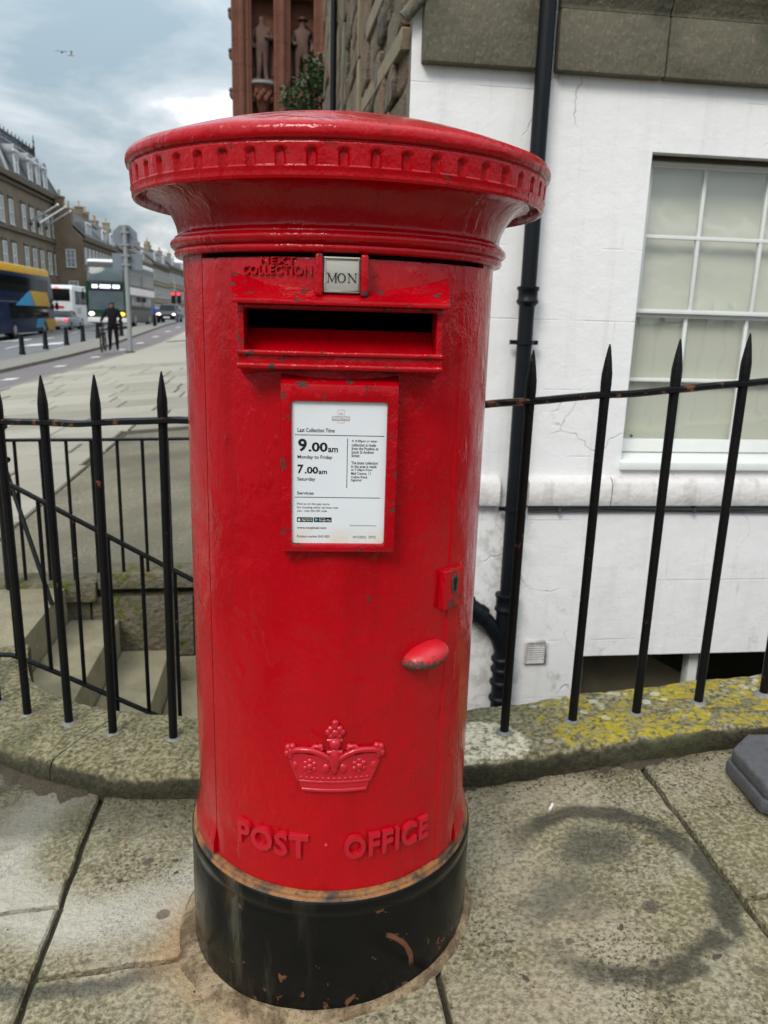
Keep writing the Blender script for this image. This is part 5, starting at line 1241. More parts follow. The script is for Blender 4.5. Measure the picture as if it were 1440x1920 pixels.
# ------------------------------------------------------------------ tree in front of the gallery
def tree(t, s, h, rad, label, nl, name='street_tree', seed=1):
    rnd = random.Random(seed); g = G(t, s); tr = thing(name, label, 'tree', tuple(P(t, s, g)), A)
    mb = MB(); mb.tube([(0, 0, -.2), (.03, .02, h * .2), (-.04, .05, h * .42), (.05, 0, h * .62), (0, 0, h * .9)], [.16, .13, .11, .08, .02], 10); cl = []
    for k in range(44):
        a = rnd.uniform(0, 2 * pi); z0 = h * rnd.uniform(.38, .85); rr = rad * rnd.uniform(.45, 1.0) * (1 - .35 * abs(z0 / h - .6)); tip = Vector((rr * cos(a), rr * sin(a), min(h * .98, z0 + rr * rnd.uniform(.15, .6))))
        mb.tube([(0, 0, z0), tuple(tip * .5 + Vector((0, 0, z0 * .48))), tuple(tip)], [.045, .025, .008], 6); cl.append((tip, rnd.uniform(.35, .65)))
    mb.build('trunk', 'bark', tr, 50); cl.append((Vector((0, 0, h * .95)), .6))
    mb = MB()
    for k in range(nl):
        c_, r_ = rnd.choice(cl); d = Vector((rnd.gauss(0, 1), rnd.gauss(0, 1), rnd.gauss(0, .8))).normalized() * r_ * rnd.uniform(.35, 1.0) ** .6; p = c_ + d
        L_ = rnd.uniform(.09, .17); ax = Vector((rnd.uniform(-1, 1), rnd.uniform(-1, 1), rnd.uniform(-.9, .3))).normalized(); u = ax.cross(Vector((rnd.uniform(-1, 1), rnd.uniform(-1, 1), 1))).normalized()
        o_ = len(mb.v); mb.v += [tuple(p), tuple(p + ax * L_ * .5 + u * L_ * .32), tuple(p + ax * L_), tuple(p + ax * L_ * .5 - u * L_ * .32)]; mb.f.append((o_, o_ + 1, o_ + 2, o_ + 3)); mb.mi.append(0)
    me = bpy.data.meshes.new('crown'); me.from_pydata(mb.v, [], mb.f); me.materials.append(MAT['leaf']); link('crown', me, tr)
    return tr
tree(1.45, 24.0, 7.6, 1.75, 'leafy green tree beside the red sandstone gallery', 26000, seed=5)

# ------------------------------------------------------------------ far row of stone buildings on the other side of the street
T1, T2 = -29.0, -25.5
def win_mesh(w, h, bars_=True, mat='sash'):
    fr = MB(); b = .09
    fr.b2((0, -w / 2, 0), (.10, -w / 2 + b, h)); fr.b2((0, w / 2 - b, 0), (.10, w / 2, h)); fr.b2((0, -w / 2 + b, h - b), (.10, w / 2 - b, h)); fr.b2((0, -w / 2 - .06, -.09), (.16, w / 2 + .06, 0)); fr.b2((0, -w / 2 + b, h * .48), (.09, w / 2 - b, h * .48 + .07))
    if bars_: fr.b2((.0, -.025, 0), (.085, .025, h - b)); fr.b2((.0, -w / 2 + b, h * .74), (.083, w / 2 - b, h * .74 + .04)); fr.b2((.0, -w / 2 + b, h * .24), (.083, w / 2 - b, h * .24 + .04))
    pn = MB().b2((.0, -w / 2 + b * .9, .01), (.04, w / 2 - b * .9, h - b * .9))
    return fr.mesh('window', 'whitepaint'), pn.mesh('pane', 'winpane')
def put_window(par, me, y, z, x=0.0, rz=0.0):
    f = link('window', me[0], par, (x, y, z), rz); link('pane', me[1], f); return f
def surround_mesh(w, h):
    mb = MB(); mb.b2((-.02, -w / 2 - .18, -.1), (.05, -w / 2 - .065, h + .15)); mb.b2((-.02, w / 2 + .065, -.1), (.05, w / 2 + .18, h + .15)); mb.b2((-.02, -w / 2 - .25, h + .15), (.14, w / 2 + .25, h + .33)); return mb.mesh('window_surround', 'trimstone')
def chimney(par, y, x, z0, h, w, npots, mat='tenement2'):
    c_ = MB().b2((x - .5, y - w / 2, z0), (x + .5, y + w / 2, z0 + h)).b2((x - .58, y - w / 2 - .08, z0 + h), (x + .58, y + w / 2 + .08, z0 + h + .18)).build('chimney', mat, par)
    for k in range(npots):
        yy = y - w / 2 + w * (k + .5) / npots; MB().tube([(x, yy, z0 + h + .18), (x, yy, z0 + h + .9)], [.15, .12], 8).tube([(x, yy, z0 + h + .82), (x, yy, z0 + h + .95)], .16, 8).build('chimney_pot', 'pot', c_, 50)
def facade_base(t, s0, L_, name, label):
    g = min(G(t, s0), G(t, s0 + L_)); return thing(name, label, 'building', tuple(P(t, s0, g)), A, 'stone buildings across the street'), g
# mansard building
s_end, _ = on_t(108, 400, T1); _, eav = on_t(108, 376, T1)
M0, M1 = 58.0, s_end
b1, g1 = facade_base(T1, M0, M1 - M0, 'mansard_building', 'dark stone building with slate mansard roof, dormers and iron cresting')
Lm = M1 - M0; ev = eav - g1
MB().b2((-14, 0, -2), (0, Lm, ev)).build('wall', 'tenement', b1)
for z_, hh, d in ((ev - .25, .55, .55), (ev - .75, .3, .25), (ev * .66, .35, .3), (ev * .36, .5, .45)): MB().b2((-.05, 0, z_), (d, Lm + d, z_ + hh)).build('cornice', 'trimstone', b1)
sc_l, _ = on_t(8, 300, T1); ml = sc_l - M0
mb = MB(); zt = ev + 4.4; rf_ = [(.25, ml, ev + .3), (.25, Lm + .2, ev + .3), (-1.7, Lm - 2.2, zt), (-1.7, ml + 2.2, zt), (-12, ml, ev + .3), (-12, Lm + .2, ev + .3), (-10, Lm - 2.2, zt), (-10, ml + 2.2, zt)]
mb.add(rf_, [(0, 1, 2, 3), (1, 5, 6, 2), (5, 4, 7, 6), (4, 0, 3, 7), (3, 2, 6, 7)]); mansard = mb.build('mansard_roof', 'slate', b1)
mb = MB(); mb.add([(.2, -4, ev + .3), (.2, ml, ev + .3), (-5, ml, ev + 3.2), (-5, -4, ev + 3.2)], [(0, 1, 2, 3)]); mb.add([(-5, -4, ev + 3.2), (-5, ml, ev + 3.2), (-12, ml, ev + .3), (-12, -4, ev + .3)], [(0, 1, 2, 3)]); mb.build('slate_roof', 'slate', b1)
MB().tube([rf_[0], rf_[3]], .16, 6).tube([rf_[1], rf_[2]], .16, 6).tube([rf_[3], rf_[2]], .16, 6).tube([rf_[2], rf_[6]], .16, 6).build('lead_hip', 'leadroof', mansard)
cr_ = MB()
for (pa, pb_) in ((rf_[3], rf_[2]), (rf_[2], rf_[6])):
    pa, pb_ = Vector(pa), Vector(pb_); n = int((pb_ - pa).length / .42)
    for zz_ in (.15, .75): cr_.tube([pa + Vector((0, 0, zz_)), pb_ + Vector((0, 0, zz_))], .06, 5)
    for k in range(n + 1): q = pa + (pb_ - pa) * (k / n); cr_.tube([q, q + Vector((0, 0, 1.0 + (.35 if k % 3 == 0 else 0)))], .06, 5)
o = cr_.build('iron_cresting', 'iron', mansard); o['kind'] = 'stuff'
for p_ in (rf_[3], rf_[2]):
    p_ = Vector(p_); mb = MB(); mb.tube([p_, p_ + Vector((0, 0, 2.6))], [.12, .04], 6); mb.ball(p_ + Vector((0, 0, 1.2)), .16, 8, 6); mb.tube([p_ + Vector((0, -.3, 1.9)), p_ + Vector((0, .3, 1.9))], .07, 5); mb.build('finial', 'iron', mansard)
wm = win_mesh(1.15, 2.5, False); wd_ = win_mesh(.95, 1.9, False); sm = surround_mesh(1.15, 2.5)
cols_px = [2, 20, 43, 58, 72, 86, 98]
for i, u in enumerate(cols_px + [-18, -40]):
    sy, zt_ = on_t(u, 395, T1); y = sy - M0
    if y < .8: continue
    for z_ in (ev * .70, ev * .425, ev * .10):
        link('window_surround', sm, b1, (0, y, z_)); put_window(b1, wm, y, z_, .01)
for u in (30, 55, 69, 82):
    sy, _ = on_t(u, 320, T1); y = sy - M0; dr = MB(); z_ = ev + .75
    dr.b2((-1.9, y - .75, z_ - .3), (.02, y + .75, z_ + 2.0)); dr.tube([(-2.2, y, z_ + 2.0), (.12, y, z_ + 2.0)], .82, 14); d_ = dr.build('dormer', 'leadroof', b1, 40)
    MB().b2((.02, y - .75, z_ - .35), (.10, y - .48, z_ + 2.05)).b2((.02, y + .48, z_ - .35), (.10, y + .75, z_ + 2.05)).b2((.02, y - .85, z_ + 2.05), (.2, y + .85, z_ + 2.25)).build('dormer_front', 'whitepaint', d_); put_window(d_, wd_, y, z_, .03)
for fi_, (u0, v0, u1, v1) in enumerate(((58, 417, 108, 384), (72, 421, 122, 388), (87, 425, 132, 396))):
    s_, z_ = on_t(u0, v0, T1 + .1); fp = thing('flagpole', 'white slanting flagpole on the mansard building, ' + ('highest', 'middle one', 'lowest')[fi_] + ' of the three', 'flagpole', tuple(P(T1 + .1, s_, z_)), A, 'flagpoles on the mansard building')
    r0 = P(T1 + .1, s_, z_); r_ = ray_px(u1, v1); best = None
    for k in range(40, 160): 
        q = Vector((0, 0, CAM_H)) + r_ / r_.dot(E2) * k; d_ = (q - r0).length
        if best is None or abs(d_ - 6.0) < best[0]:
            if q.dot(E1) > T1 + 1: best = (abs(d_ - 6.0), q)
    q = best[1] - r0; ql = Vector((q.dot(E1), q.dot(E2), q.z)); MB().tube([(-.15, 0, 0), tuple(ql)], [.11, .07], 8).build('pole', 'whitepaint', fp, 50); MB().ball(tuple(ql), .14, 8, 6).build('truck', 'whitepaint', fp, 60)
    MB().tube([(0, 0, -.3), (0, 0, .3)], .14, 8).build('bracket', 'iron', fp, 50)
# second building with a visible gable
s2a, _ = on_t(155, 450, T2); s2b, ev2 = on_t(213, 470, T2)
def tenement(s0, s1, t, evz, ridge, name, label, mat, floors, wsp, dormers, pots, gable_windows=False, dep=9.0, wmat=True):
    b, g = facade_base(t, s0, s1 - s0, name, label); L_ = s1 - s0; e_ = evz - g; r_ = ridge - g
    mb = MB(); mb.b2((-dep, 0, -2), (0, L_, e_)); mb.prism([(0, e_), (-dep / 2, r_ - .05), (-dep, e_)], 0.0, L_, 'y'); mb.build('wall', mat, b)
    MB().b2((-.05, 0, e_ - .35), (.35, L_, e_ + .02)).build('cornice', 'trimstone', b)
    mb = MB(); mb.prism([(.3, e_), (-dep / 2, r_), (-dep - .3, e_), (-dep - .3, e_ + .18), (-dep / 2, r_ + .2), (.3, e_ + .18)], .35, L_ - .35, 'y'); roof = mb.build('roof', 'slate', b)
    me = win_mesh(1.05, 2.0, False); sm_ = surround_mesh(1.05, 2.0); n = max(2, int(L_ / wsp))
    for k in range(n):
        y = L_ * (k + .5) / n
        for f in floors: put_window(b, me, y, e_ * f, .01); link('window_surround', sm_, b, (0, y, e_ * f))
    for k in range(dormers):
        y = L_ * (k + .5) / dormers; d_ = MB().b2((-2.6, y - 1.2, e_ + .35), (-.35, y + 1.2, e_ + 2.1)).build('dormer', 'leadroof', roof)
        mb = MB().b2((-.352, y - 1.28, e_ + .32), (-.22, y + 1.28, e_ + .55)).b2((-.352, y - 1.28, e_ + 1.95), (-.15, y + 1.28, e_ + 2.2))
        for q in (-1.22, -.42, .42, 1.22): mb.b2((-.351, y + q - .09, e_ + .55), (-.23, y + q + .09, e_ + 1.95))
        mb.build('dormer_front', 'whitepaint', d_)
    for yy in (.45, L_ - .45): chimney(b, yy, -dep * .5, r_ - 1.0, 2.1, .8, 1, mat)
    for k in range(pots): chimney(b, .5 + (L_ - 1) * (k + .5) / pots, -dep * .62, r_ - 1.2, 2.2, 1.6, 4, mat)
    if gable_windows:
        me2 = win_mesh(1.15, 2.1, True)
        for (x, z_) in ((-1.55, e_ * .66), (-1.4, e_ * .30)): put_window(b, me2, -.01, z_, x, -pi / 2)
    return b
b2 = tenement(s2a, s2b, T2, ev2 + .2, ev2 + 4.6, 'gabled_tenement', 'brown stone building with blank gable, two gable windows and white dormers', 'tenement', (.70, .40, .10), 2.0, 2, 0, True)
for (u, w, npt) in ((121, 3.6, 6),):
    mb = None
chimney(b2, .45, -2.6, ev2 + 2.2 - b2.location.z, 2.6, .9, 1, 'tenement')
c_ = MB().b2((-5.6, .05, ev2 - b2.location.z - .5), (-1.2, .95, ev2 - b2.location.z + 3.6)).build('chimney', 'tenement', b2)
for k in range(8): MB().tube([(-5.3 + .53 * k, .5, ev2 - b2.location.z + 3.6), (-5.3 + .53 * k, .5, ev2 - b2.location.z + 4.5)], [.17, .13], 8).build('chimney_pot', 'pot', c_, 50)
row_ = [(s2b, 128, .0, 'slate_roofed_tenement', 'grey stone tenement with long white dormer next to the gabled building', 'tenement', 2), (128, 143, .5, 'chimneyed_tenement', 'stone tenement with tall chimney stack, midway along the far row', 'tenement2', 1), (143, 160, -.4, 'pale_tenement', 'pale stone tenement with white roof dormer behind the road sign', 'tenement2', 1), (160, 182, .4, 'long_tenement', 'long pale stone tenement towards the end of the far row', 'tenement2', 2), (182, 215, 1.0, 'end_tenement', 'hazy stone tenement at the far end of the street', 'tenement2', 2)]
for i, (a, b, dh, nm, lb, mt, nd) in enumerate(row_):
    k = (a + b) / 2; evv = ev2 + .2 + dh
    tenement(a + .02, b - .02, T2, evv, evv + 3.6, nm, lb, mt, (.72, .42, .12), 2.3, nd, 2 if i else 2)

# ------------------------------------------------------------------ vehicles (local +Y forward, origin on the road)
def wheel(par, x, y, r=.5, w=.28):
    o = MB().tube([(x - w / 2, y, r), (x - w / 2 + .03, y, r), (x + w / 2 - .03, y, r), (x + w / 2, y, r)], [r - .03, r, r, r - .03], 24).build('wheel', 'tyre', par, 40)
    sx = 1 if x > 0 else -1; MB().tube([(x + sx * (w / 2 - .01), y, r), (x + sx * (w / 2 + .015), y, r)], [r * .62, r * .5], 20).build('rim', 'rimgrey', o, 40)
def body_prof(par, name, prof, hw, mat, bev, a=None, b=None):
    return MB().prism(prof, -hw if a is None else a, hw if b is None else b, 'x').build(name, mat, par, 40, bev, 3)
def double_decker(t, s, heading, label, scheme, name):
    v = thing(name, label, 'bus', tuple(P(t, s, G(t, s) - .105)), A + heading, 'buses in the street')
    Lb, H, hw = 11.0, 4.30, 1.25; y0, y1 = -Lb / 2, Lb / 2
    low = [(y0, .32), (y1 - .05, .32), (y1, .55), (y1 - .02, 1.2), (y1 - .06, 2.2), (y0, 2.2)]; up = [(y0, 2.2), (y1 - .06, 2.2), (y1 - .10, 2.6), (y1 - .42, 3.75), (y1 - .75, 4.10), (y1 - 1.2, H - .12), (y0 + .2, H - .12), (y0, H - .4)]
    body_prof(v, 'lower_body', low, hw, scheme['low'], .10); body_prof(v, 'upper_body', up, hw - .005, scheme['up'], .12)
    body_prof(v, 'roof', [(y0 + .05, H - scheme.get('rh', .30)), (y1 - .75, H - scheme.get('rh', .30)), (y1 - .95, H - .05), (y1 - 1.4, H), (y0 + .3, H), (y0 + .05, H - .12)], hw + .006, scheme['roof'], .06)
    for sx in (-1, 1):
        for (ya, yb_, za, zb_) in ((y0 + .5, y1 - 1.2, 2.75, 3.62), (y0 + 1.9, y1 - 1.5, 1.20, 2.05)):
            n = 6
            for k in range(n):
                a, b = ya + (yb_ - ya) * k / n + .02, ya + (yb_ - ya) * (k + 1) / n - .02
                MB().b2((sx * hw - .02, a, za), (sx * hw + .012, b, zb_)).build('side_window', 'darkglass', v)
        for yw in (y1 - 2.7, y0 + 2.6): wheel(v, sx * (hw - .13), yw)
        mb = MB(); mb.tube([(sx * (hw - .1), y1 - .1, 2.45), (sx * (hw + .12), y1 + .18, 2.4), (sx * (hw + .12), y1 + .18, 2.15)], .03, 6); mb.b2((sx * (hw + .12) - .10, y1 + .13, 1.75), (sx * (hw + .12) + .10, y1 + .22, 2.2)); mb.build('mirror', 'plastic_black', v)
        hl = MB().ball((sx * .95, y1 - .0, .88), (.17, .06, .12), 12, 8).build('headlight', 'lamp_white' if sx > 0 or scheme.get('amber') is None else 'lamp_amber', v, 60)
        MB().b2((sx * .98 - .10, y0 - .012, .9), (sx * .98 + .10, y0 + .03, 1.25)).build('tail_light', 'lamp_red', v)
    f = MB(); f.add([(-1.08, y1 - .015, 1.12), (1.08, y1 - .015, 1.12), (1.08, y1 - .05, 2.28), (-1.08, y1 - .05, 2.28)], [(0, 1, 2, 3)]); f.add([(-1.08, y1 + .015, 1.12), (1.08, y1 + .015, 1.12), (1.08, y1 - .02, 2.28), (-1.08, y1 - .02, 2.28)], [(0, 1, 2, 3)]); f.build('windscreen', 'busscreen', v)
    mb = MB(); mb.prism([(y1 - .18, 2.88), (y1 - .13, 2.90), (y1 - .38, 3.74), (y1 - .44, 3.72)], -1.02, 1.02, 'x'); mb.build('upper_windscreen', 'busscreen', v, 40, .01)
    dpn = MB().b2((-.98, y1 - .12, 2.38), (.98, y1 - .03, 2.78)).build('destination_panel', 'plastic_black', v)
    if scheme.get('display'):
        for (a, b) in ((-.85, -.42), (-.30, .38), (.50, .85)): MB().b2((a, y1 - .035, 2.46), (b, y1 - .022, 2.68)).build('lit_display', 'led_white', dpn)
    MB().b2((-1.22, y1 - .03, .36), (1.22, y1 + .04, .66)).build('bumper', scheme['bumper'], v, 40, .03); MB().b2((-.26, y1 + .035, .46), (.26, y1 + .05, .57)).build('number_plate', 'bus_white', v)
    for k, (poly, mt) in enumerate(scheme.get('panels', [])):
        MB().prism([(y1 - a, z) for a, z in poly], hw + .001, hw + .016 + .002 * k, 'x').build('livery_panel', mt, v)
    return v
grn = dict(low='bus_grey', up='bus_grey', roof='bus_white', bumper='bus_white', display=True, amber=True, panels=[])
bgn = double_decker(-11.4, 58.6, pi, 'green and white double-decker bus with lit headlights', grn, 'double_decker_bus')
MB().b2((-1.255, 5.0, .42), (1.255, 5.49, 1.15)).build('front_panel', 'bus_green', bgn, 40, .05)
for sx in (-1, 1): MB().b2((sx * 1.16 - .10, 4.6, 1.15), (sx * 1.16 + .105, 5.47, 2.9)).build('corner_panel', 'bus_green', bgn, 40, .04)
MB().b2((-1.262, -5.3, .40), (-1.252, 4.6, 1.15)).build('skirt_panel', 'bus_grey', bgn); MB().b2((-1.262, -5.3, 2.14), (-1.25, 4.6, 2.62)).build('band_panel', 'bus_white', bgn)
nav = dict(rh=.48, low='bus_navy', up='bus_navy', roof='bus_yellow', bumper='bus_navy', panels=[([(.25, .38), (1.7, .38), (2.3, 1.15), (.25, 1.15)], 'bus_yellow'), ([(2.4, 1.15), (2.9, .6), (4.4, .6), (3.9, 1.15)], 'bus_blue'), ([(1.0, 1.95), (4.2, 1.95), (5.2, 2.85), (1.6, 2.85)], 'bus_yellow'), ([(4.3, 1.95), (8.0, 1.95), (5.3, 2.85)], 'bus_blue')])
double_decker(-17.2, 52.5, 0, 'navy double-decker bus with yellow roof and blue and yellow stripes', nav, 'double_decker_bus')
# white coach seen from behind
v = thing('touring_coach', 'white touring coach seen from the back with dark rear window', 'coach', tuple(P(-19.0, 76, G(-19.0, 76) - .105)), A); H = 3.65
body_prof(v, 'body', [(-6, .35), (6, .35), (6.0, 2.0), (5.5, 3.3), (5.0, H), (-5.7, H), (-6, 3.3)], 1.25, 'coach_white', .12)
MB().b2((-1.05, -6.03, 2.35), (1.05, -5.9, 3.35)).build('rear_window', 'darkglass', v, 40, .03)
for k in range(6): MB().b2((1.24, -5.2 + 1.75 * k, 2.1), (1.262, -3.55 + 1.75 * k, 3.2)).build('side_window', 'darkglass', v)
for k in range(4): MB().b2((1.24, -4.6 + .35 * k, 1.35), (1.258, -4.5 + .35 * k, 1.85)).build('vent_grille', 'plastic_black', v)
for sx in (-1, 1):
    MB().b2((sx * 1.1 - .1, -6.04, 1.0), (sx * 1.1 + .1, -5.95, 1.5)).build('tail_light', 'lamp_red', v)
    for yw in (-3.3, 3.6): wheel(v, sx * 1.12, yw)
MB().b2((-.15, -6.04, 3.38), (.15, -5.98, 3.46)).build('brake_light', 'lamp_red', v); MB().b2((-.5, -6.03, 1.75), (.5, -5.98, 1.95)).build('rear_stripe', 'red_plastic', v); MB().b2((-.28, -6.04, .8), (.28, -5.98, .92)).build('number_plate', 'bus_yellow', v)
def car(t, s, heading, label, mat, name, H=1.48, suv=False, grp='cars in the traffic'):
    v = thing(name, label, 'car', tuple(P(t, s, G(t, s) - .105)), A + heading, grp)
    k = 1.12 if suv else 1.0
    prof = [(-2.1, .28), (2.05, .28), (2.15, .5), (2.1, .72), (1.15, .93 * k), (-1.95, .98 * k), (-2.15, .8), (-2.15, .45)]
    body_prof(v, 'body', prof, .89, mat, .09)
    gh = [(1.1, .92 * k), (.25, H - .04), (-.3, H), (-1.2, H - .06), (-1.95, .97 * k)]; mb = MB(); n = len(gh); vs = [(sx * (.80 if 0 < i < n - 1 and i != 0 else .84) * (.86 if 0 < i < n - 1 else 1), p_[0], p_[1]) for sx in (-1, 1) for i, p_ in enumerate(gh)]
    mb.add(vs, [tuple(range(n)), tuple(range(2 * n - 1, n - 1, -1))] + [(i, i + 1, n + i + 1, n + i) for i in range(n - 1)]); mb.build('cabin_glass', 'darkglass', v, 40, .04)
    MB().prism([(.28, H - .06), (-.3, H + .012), (-1.22, H - .05), (-1.2, H - .10), (-.3, H - .04), (.25, H - .11)], -.70, .70, 'x').build('roof', mat, v, 40, .02)
    for sx in (-1, 1):
        for yw in (-1.32, 1.32): wheel(v, sx * .80, yw, .33 * k, .22)
        MB().ball((sx * .66, 2.08, .66 * k), (.19, .08, .09), 12, 8).build('headlight', 'lamp_white' if suv else 'chrome', v, 60)
        MB().b2((sx * .70 - .16, -2.17, .72 * k), (sx * .70 + .16, -2.05, .86 * k)).build('tail_light', 'lamp_red', v, 40, .02)
        MB().ball((sx * .97, .62, .98 * k), (.10, .06, .07), 8, 6).build('mirror', mat, v, 60)
        MB().prism([(.98, .95 * k), (.2, H - .06), (.12, H - .06), (.88, .95 * k)], sx * .76 - .02, sx * .76 + .02, 'x').build('pillar', mat, v)
    MB().b2((-.26, 2.12, .42), (.26, 2.17, .54)).build('number_plate', 'bus_white', v); MB().b2((-.26, -2.18, .60), (.26, -2.13, .72)).build('number_plate', 'bus_yellow', v); MB().b2((-.6, 2.10, .56), (.6, 2.155, .68)).build('grille', 'plastic_black', v)
    return v
car(-16.6, 62.5, 0, 'silver hatchback with red tail lights behind the white coach', 'car_silver', 'parked_car')
car(-10.5, 74.5, pi, 'black car with lit headlights driving past the traffic light', 'car_black', 'black_car', 1.62, True)
car(-13.6, 84.0, 0, 'silver car with red tail lights beyond the green bus', 'car_silver', 'silver_car')

# ------------------------------------------------------------------ street furniture
bol = [(42, 663, .8), (86, 653, .8), (125, 645.5, .8), (156, 640, .8), (184, 634, .8), (228, 630, .8)]
bol_lab = ['black bollard standing in front of the navy bus', 'black bollard between the navy bus and the silver hatchback', 'black bollard in front of the white coach', 'black bollard in line with the green bus headlight', 'black bollard beside the bicycle handlebar', 'black bollard partly behind the road sign pole']
for i, (u, v_, h) in enumerate(bol):
    p = ground_px(u, v_)
    b = thing('bollard', bol_lab[i], 'bollard', tuple(p), A, 'bollards along the traffic island')
    MB().lathe([(.001, -.04), (.125, -.04), (.125, .05), (.110, .08), (.085, .62), (.080, .72)], 20).build('post', 'bollard_black', b, 40)
    MB().lathe([(.080, .70), (.086, .71), (.086, .735), (.070, .76), (.001, .785)], 20).build('cap', 'bollard_black', b, 40)
p = ground_px(291, 624); b = thing('sign_bollard', 'black bollard with a round blue sign on top', 'bollard', tuple(p), A)
MB().lathe([(.001, -.04), (.12, -.04), (.12, .06), (.085, .7), (.001, .72)], 20).build('post', 'bollard_black', b, 40)
MB().tube([(0, 0, .70), (0, 0, 1.0)], .04, 10).build('neck', 'bollard_black', b, 40); MB().tube([(0, -.03, .96), (0, .03, .96)], .15, 20).build('blue_disc', 'sign_blue', b, 40)
p = ground_px(245, 661); sp = thing('road_sign', 'grey road sign seen from behind on a tall pole', 'sign', tuple(p), A)
hgt = 219 * p.dot(E2) / 1490
MB().tube([(0, 0, -.1), (0, 0, hgt)], .075, 14).build('pole', 'pole_grey', sp, 50); MB().lathe([(.16, .0), (.16, .03), (.075, .05)], 14).build('base_collar', 'bed', sp, 50)
rr = hgt * .098; n = 8; MB().prism([(-.02 + rr * 1.05 * cos(2 * pi * (k + .5) / n), hgt - rr * .92 + rr * sin(2 * pi * (k + .5) / n)) for k in range(n)], .085, .115, 'y').build('upper_panel', 'sign_grey', sp)
MB().b2((-rr * 1.15, .085, hgt * .66), (rr * 1.25, .115, hgt * .785)).build('lower_panel', 'sign_grey', sp)
for z_ in (hgt - .25, hgt - rr * 1.6, hgt * .69, hgt * .76): MB().b2((-.14, -.08, z_), (.14, .086, z_ + .05)).build('clamp', 'pole_grey', sp)
p = P(-6.9, 66, G(-6.9, 66)); tlg = thing('traffic_light', 'traffic light pole with glowing red lamps', 'traffic light', tuple(P(*(lambda r: (r[0], 66.0))(on_s(329, 570, 66)), 0) + Vector((0, 0, G(on_s(329, 570, 66)[0], 66)))), A)
MB().tube([(0, 0, -.1), (0, 0, 3.4)], .06, 10).build('pole', 'pole_grey', tlg, 50)
zl_ = on_s(329, 551, 66)[1] - tlg.location.z
for dx in (-.14, .30):
    hd = MB().b2((dx - .15, -.12, zl_ - .75), (dx + .15, .12, zl_ + .2)).build('signal_head', 'plastic_black', tlg, 40, .03)
    for k, mt in enumerate(('lamp_red', 'plastic_black', 'plastic_black')): MB().tube([(dx, -.12, zl_ - .28 * k), (dx, -.16, zl_ - .28 * k)], .13, 16).build('lens', mt, hd, 40)

# ------------------------------------------------------------------ person with a bicycle on the pavement edge
p = ground_px(214, 658)
pr = thing('person', 'person in dark hooded jacket and trousers standing beside a bicycle', 'person', tuple(p), A + radians(186))
J = {'pel': ((0, 0, .95), .13), 'sp': ((0, .01, 1.15), .145), 'ch': ((0, .03, 1.32), (.19, .14)), 'nk': ((0, .03, 1.50), .06), 'hd': ((0, .06, 1.60), .088), 'tp': ((0, .06, 1.70), .075)}
for sd, k in ((-1, 'l'), (1, 'r')):
    J['h' + k] = ((sd * .10, 0, .88), .105); J['k' + k] = ((sd * .11, .06 * sd, .50), .078); J['a' + k] = ((sd * .12, -.02 + .05 * sd, .11), .052); J['f' + k] = ((sd * .14, .13 + .05 * sd, .045), .042); J['s' + k] = ((sd * .20, .03, 1.42), .082)
J['er'] = ((.33, .10, 1.17), .062); J['wr'] = ((.36, .32, 1.04), .045); J['el'] = ((-.30, .02, 1.15), .062); J['wl'] = ((-.22, .22, 1.02), .045)
E_ = [('pel', 'sp'), ('sp', 'ch'), ('ch', 'nk'), ('nk', 'hd'), ('hd', 'tp')]
for k in 'lr': E_ += [('pel', 'h' + k), ('h' + k, 'k' + k), ('k' + k, 'a' + k), ('a' + k, 'f' + k), ('ch', 's' + k), ('s' + k, 'e' + k), ('e' + k, 'w' + k)]
skin_figure('body', J, E_, 'cloth_black', pr, 2, 'pel')
fc = MB(); fc.ball((0, .085, 1.60), (.076, .070, .100), 16, 12); fc.ball((0, .160, 1.595), (.014, .018, .022), 8, 6); fc.ball((-.078, .07, 1.60), (.014, .02, .03), 8, 6); fc.ball((.078, .07, 1.60), (.014, .02, .03), 8, 6); face = fc.build('face', 'skin', pr, 60)
for sx in (-1, 1): MB().ball((sx * .030, .148, 1.622), (.012, .008, .007), 8, 6).build('eye', 'hair', face, 60)
MB().ball((0, .150, 1.560), (.024, .008, .007), 8, 6).build('mouth', 'red_plastic', face, 60)
hm = MB(); hm.ball((0, .05, 1.655), (.096, .105, .085), 16, 10); hm.ball((0, .01, 1.60), (.095, .085, .11), 14, 10); hm.build('hood', 'cloth_grey', pr, 60)
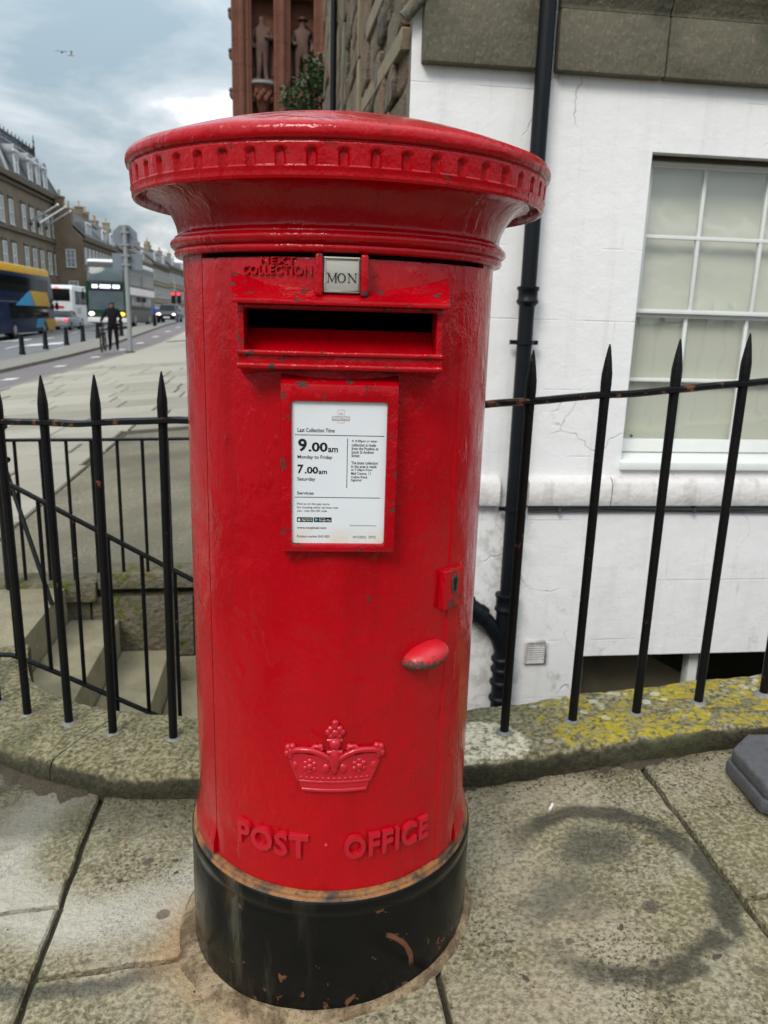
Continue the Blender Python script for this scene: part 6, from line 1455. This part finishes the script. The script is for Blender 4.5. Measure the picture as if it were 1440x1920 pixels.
for (w, sd) in (((.36, .36, 1.03), 1), ((-.22, .26, 1.01), -1)):
    hd = MB(); hd.ball(w, (.042, .050, .022), 10, 8)
    for k in range(4): x = w[0] - .030 + .020 * k; l_ = (.045, .055, .052, .040)[k]; hd.tube([(x, w[1] + .035, w[2] + .004), (x, w[1] + .035 + l_ * .6, w[2] - .004), (x, w[1] + .035 + l_ * .75, w[2] - .03)], [.0095, .009, .007], 6)
    hd.tube([(w[0] - sd * .036, w[1], w[2]), (w[0] - sd * .058, w[1] + .025, w[2] - .006), (w[0] - sd * .055, w[1] + .05, w[2] - .018)], [.011, .010, .008], 6); hd.build('hand', 'skin', pr, 60)
bk = thing('bicycle', 'dark bicycle held upright by the person in black', 'bicycle', tuple(p + Vector((-.34, -.10, Gw(p.x - .34, p.y - .1) - p.z))), A + radians(186))
for yw in (.52, -.52):
    w_ = MB(); w_.tube([(0, yw + .33 * cos(2 * pi * k / 28), .345 + .33 * sin(2 * pi * k / 28)) for k in range(29)], .022, 8, False); wo = w_.build('wheel', 'tyre', bk, 60)
    sk = MB()
    for k in range(12): a = 2 * pi * k / 12; sk.tube([(0, yw, .345), (0, yw + .32 * cos(a), .345 + .32 * sin(a))], .003, 4)
    sk.tube([(-.04, yw, .345), (.04, yw, .345)], .025, 8); o = sk.build('spokes', 'rimgrey', wo); o['kind'] = 'stuff'
MB().tube([(0, -.12, .30), (0, .36, .86)], .02, 8).tube([(0, -.12, .30), (0, -.20, .90)], .018, 8).tube([(0, -.18, .82), (0, .34, .84)], .018, 8).tube([(0, -.52, .345), (0, -.12, .30)], .012, 8).tube([(0, -.52, .345), (0, -.18, .80)], .011, 8).build('frame', 'cloth_grey', bk, 50)
MB().tube([(.05, .52, .345), (.045, .40, .70), (0, .36, .80)], .013, 8).tube([(-.05, .52, .345), (-.045, .40, .70), (0, .36, .80)], .013, 8).tube([(0, .37, .78), (0, .33, .99)], .016, 8).build('fork', 'cloth_grey', bk, 50)
MB().tube([(-.31, .28, 1.02), (-.1, .33, 1.0), (.1, .33, 1.0), (.31, .28, 1.02)], .013, 8).build('handlebar', 'plastic_black', bk, 50); MB().ball((0, -.24, .93), (.075, .13, .03), 12, 8).build('saddle', 'plastic_black', bk, 60)
MB().tube([(.0, .34, .92), (.0, .44, .92)], .035, 10).build('front_lamp', 'plastic_black', bk, 50); MB().tube([(.06, -.12, .30), (.09, -.06, .15)], .012, 6).b2((.07, -.11, .135), (.17, -.02, .155)).build('pedal', 'plastic_black', bk, 50)
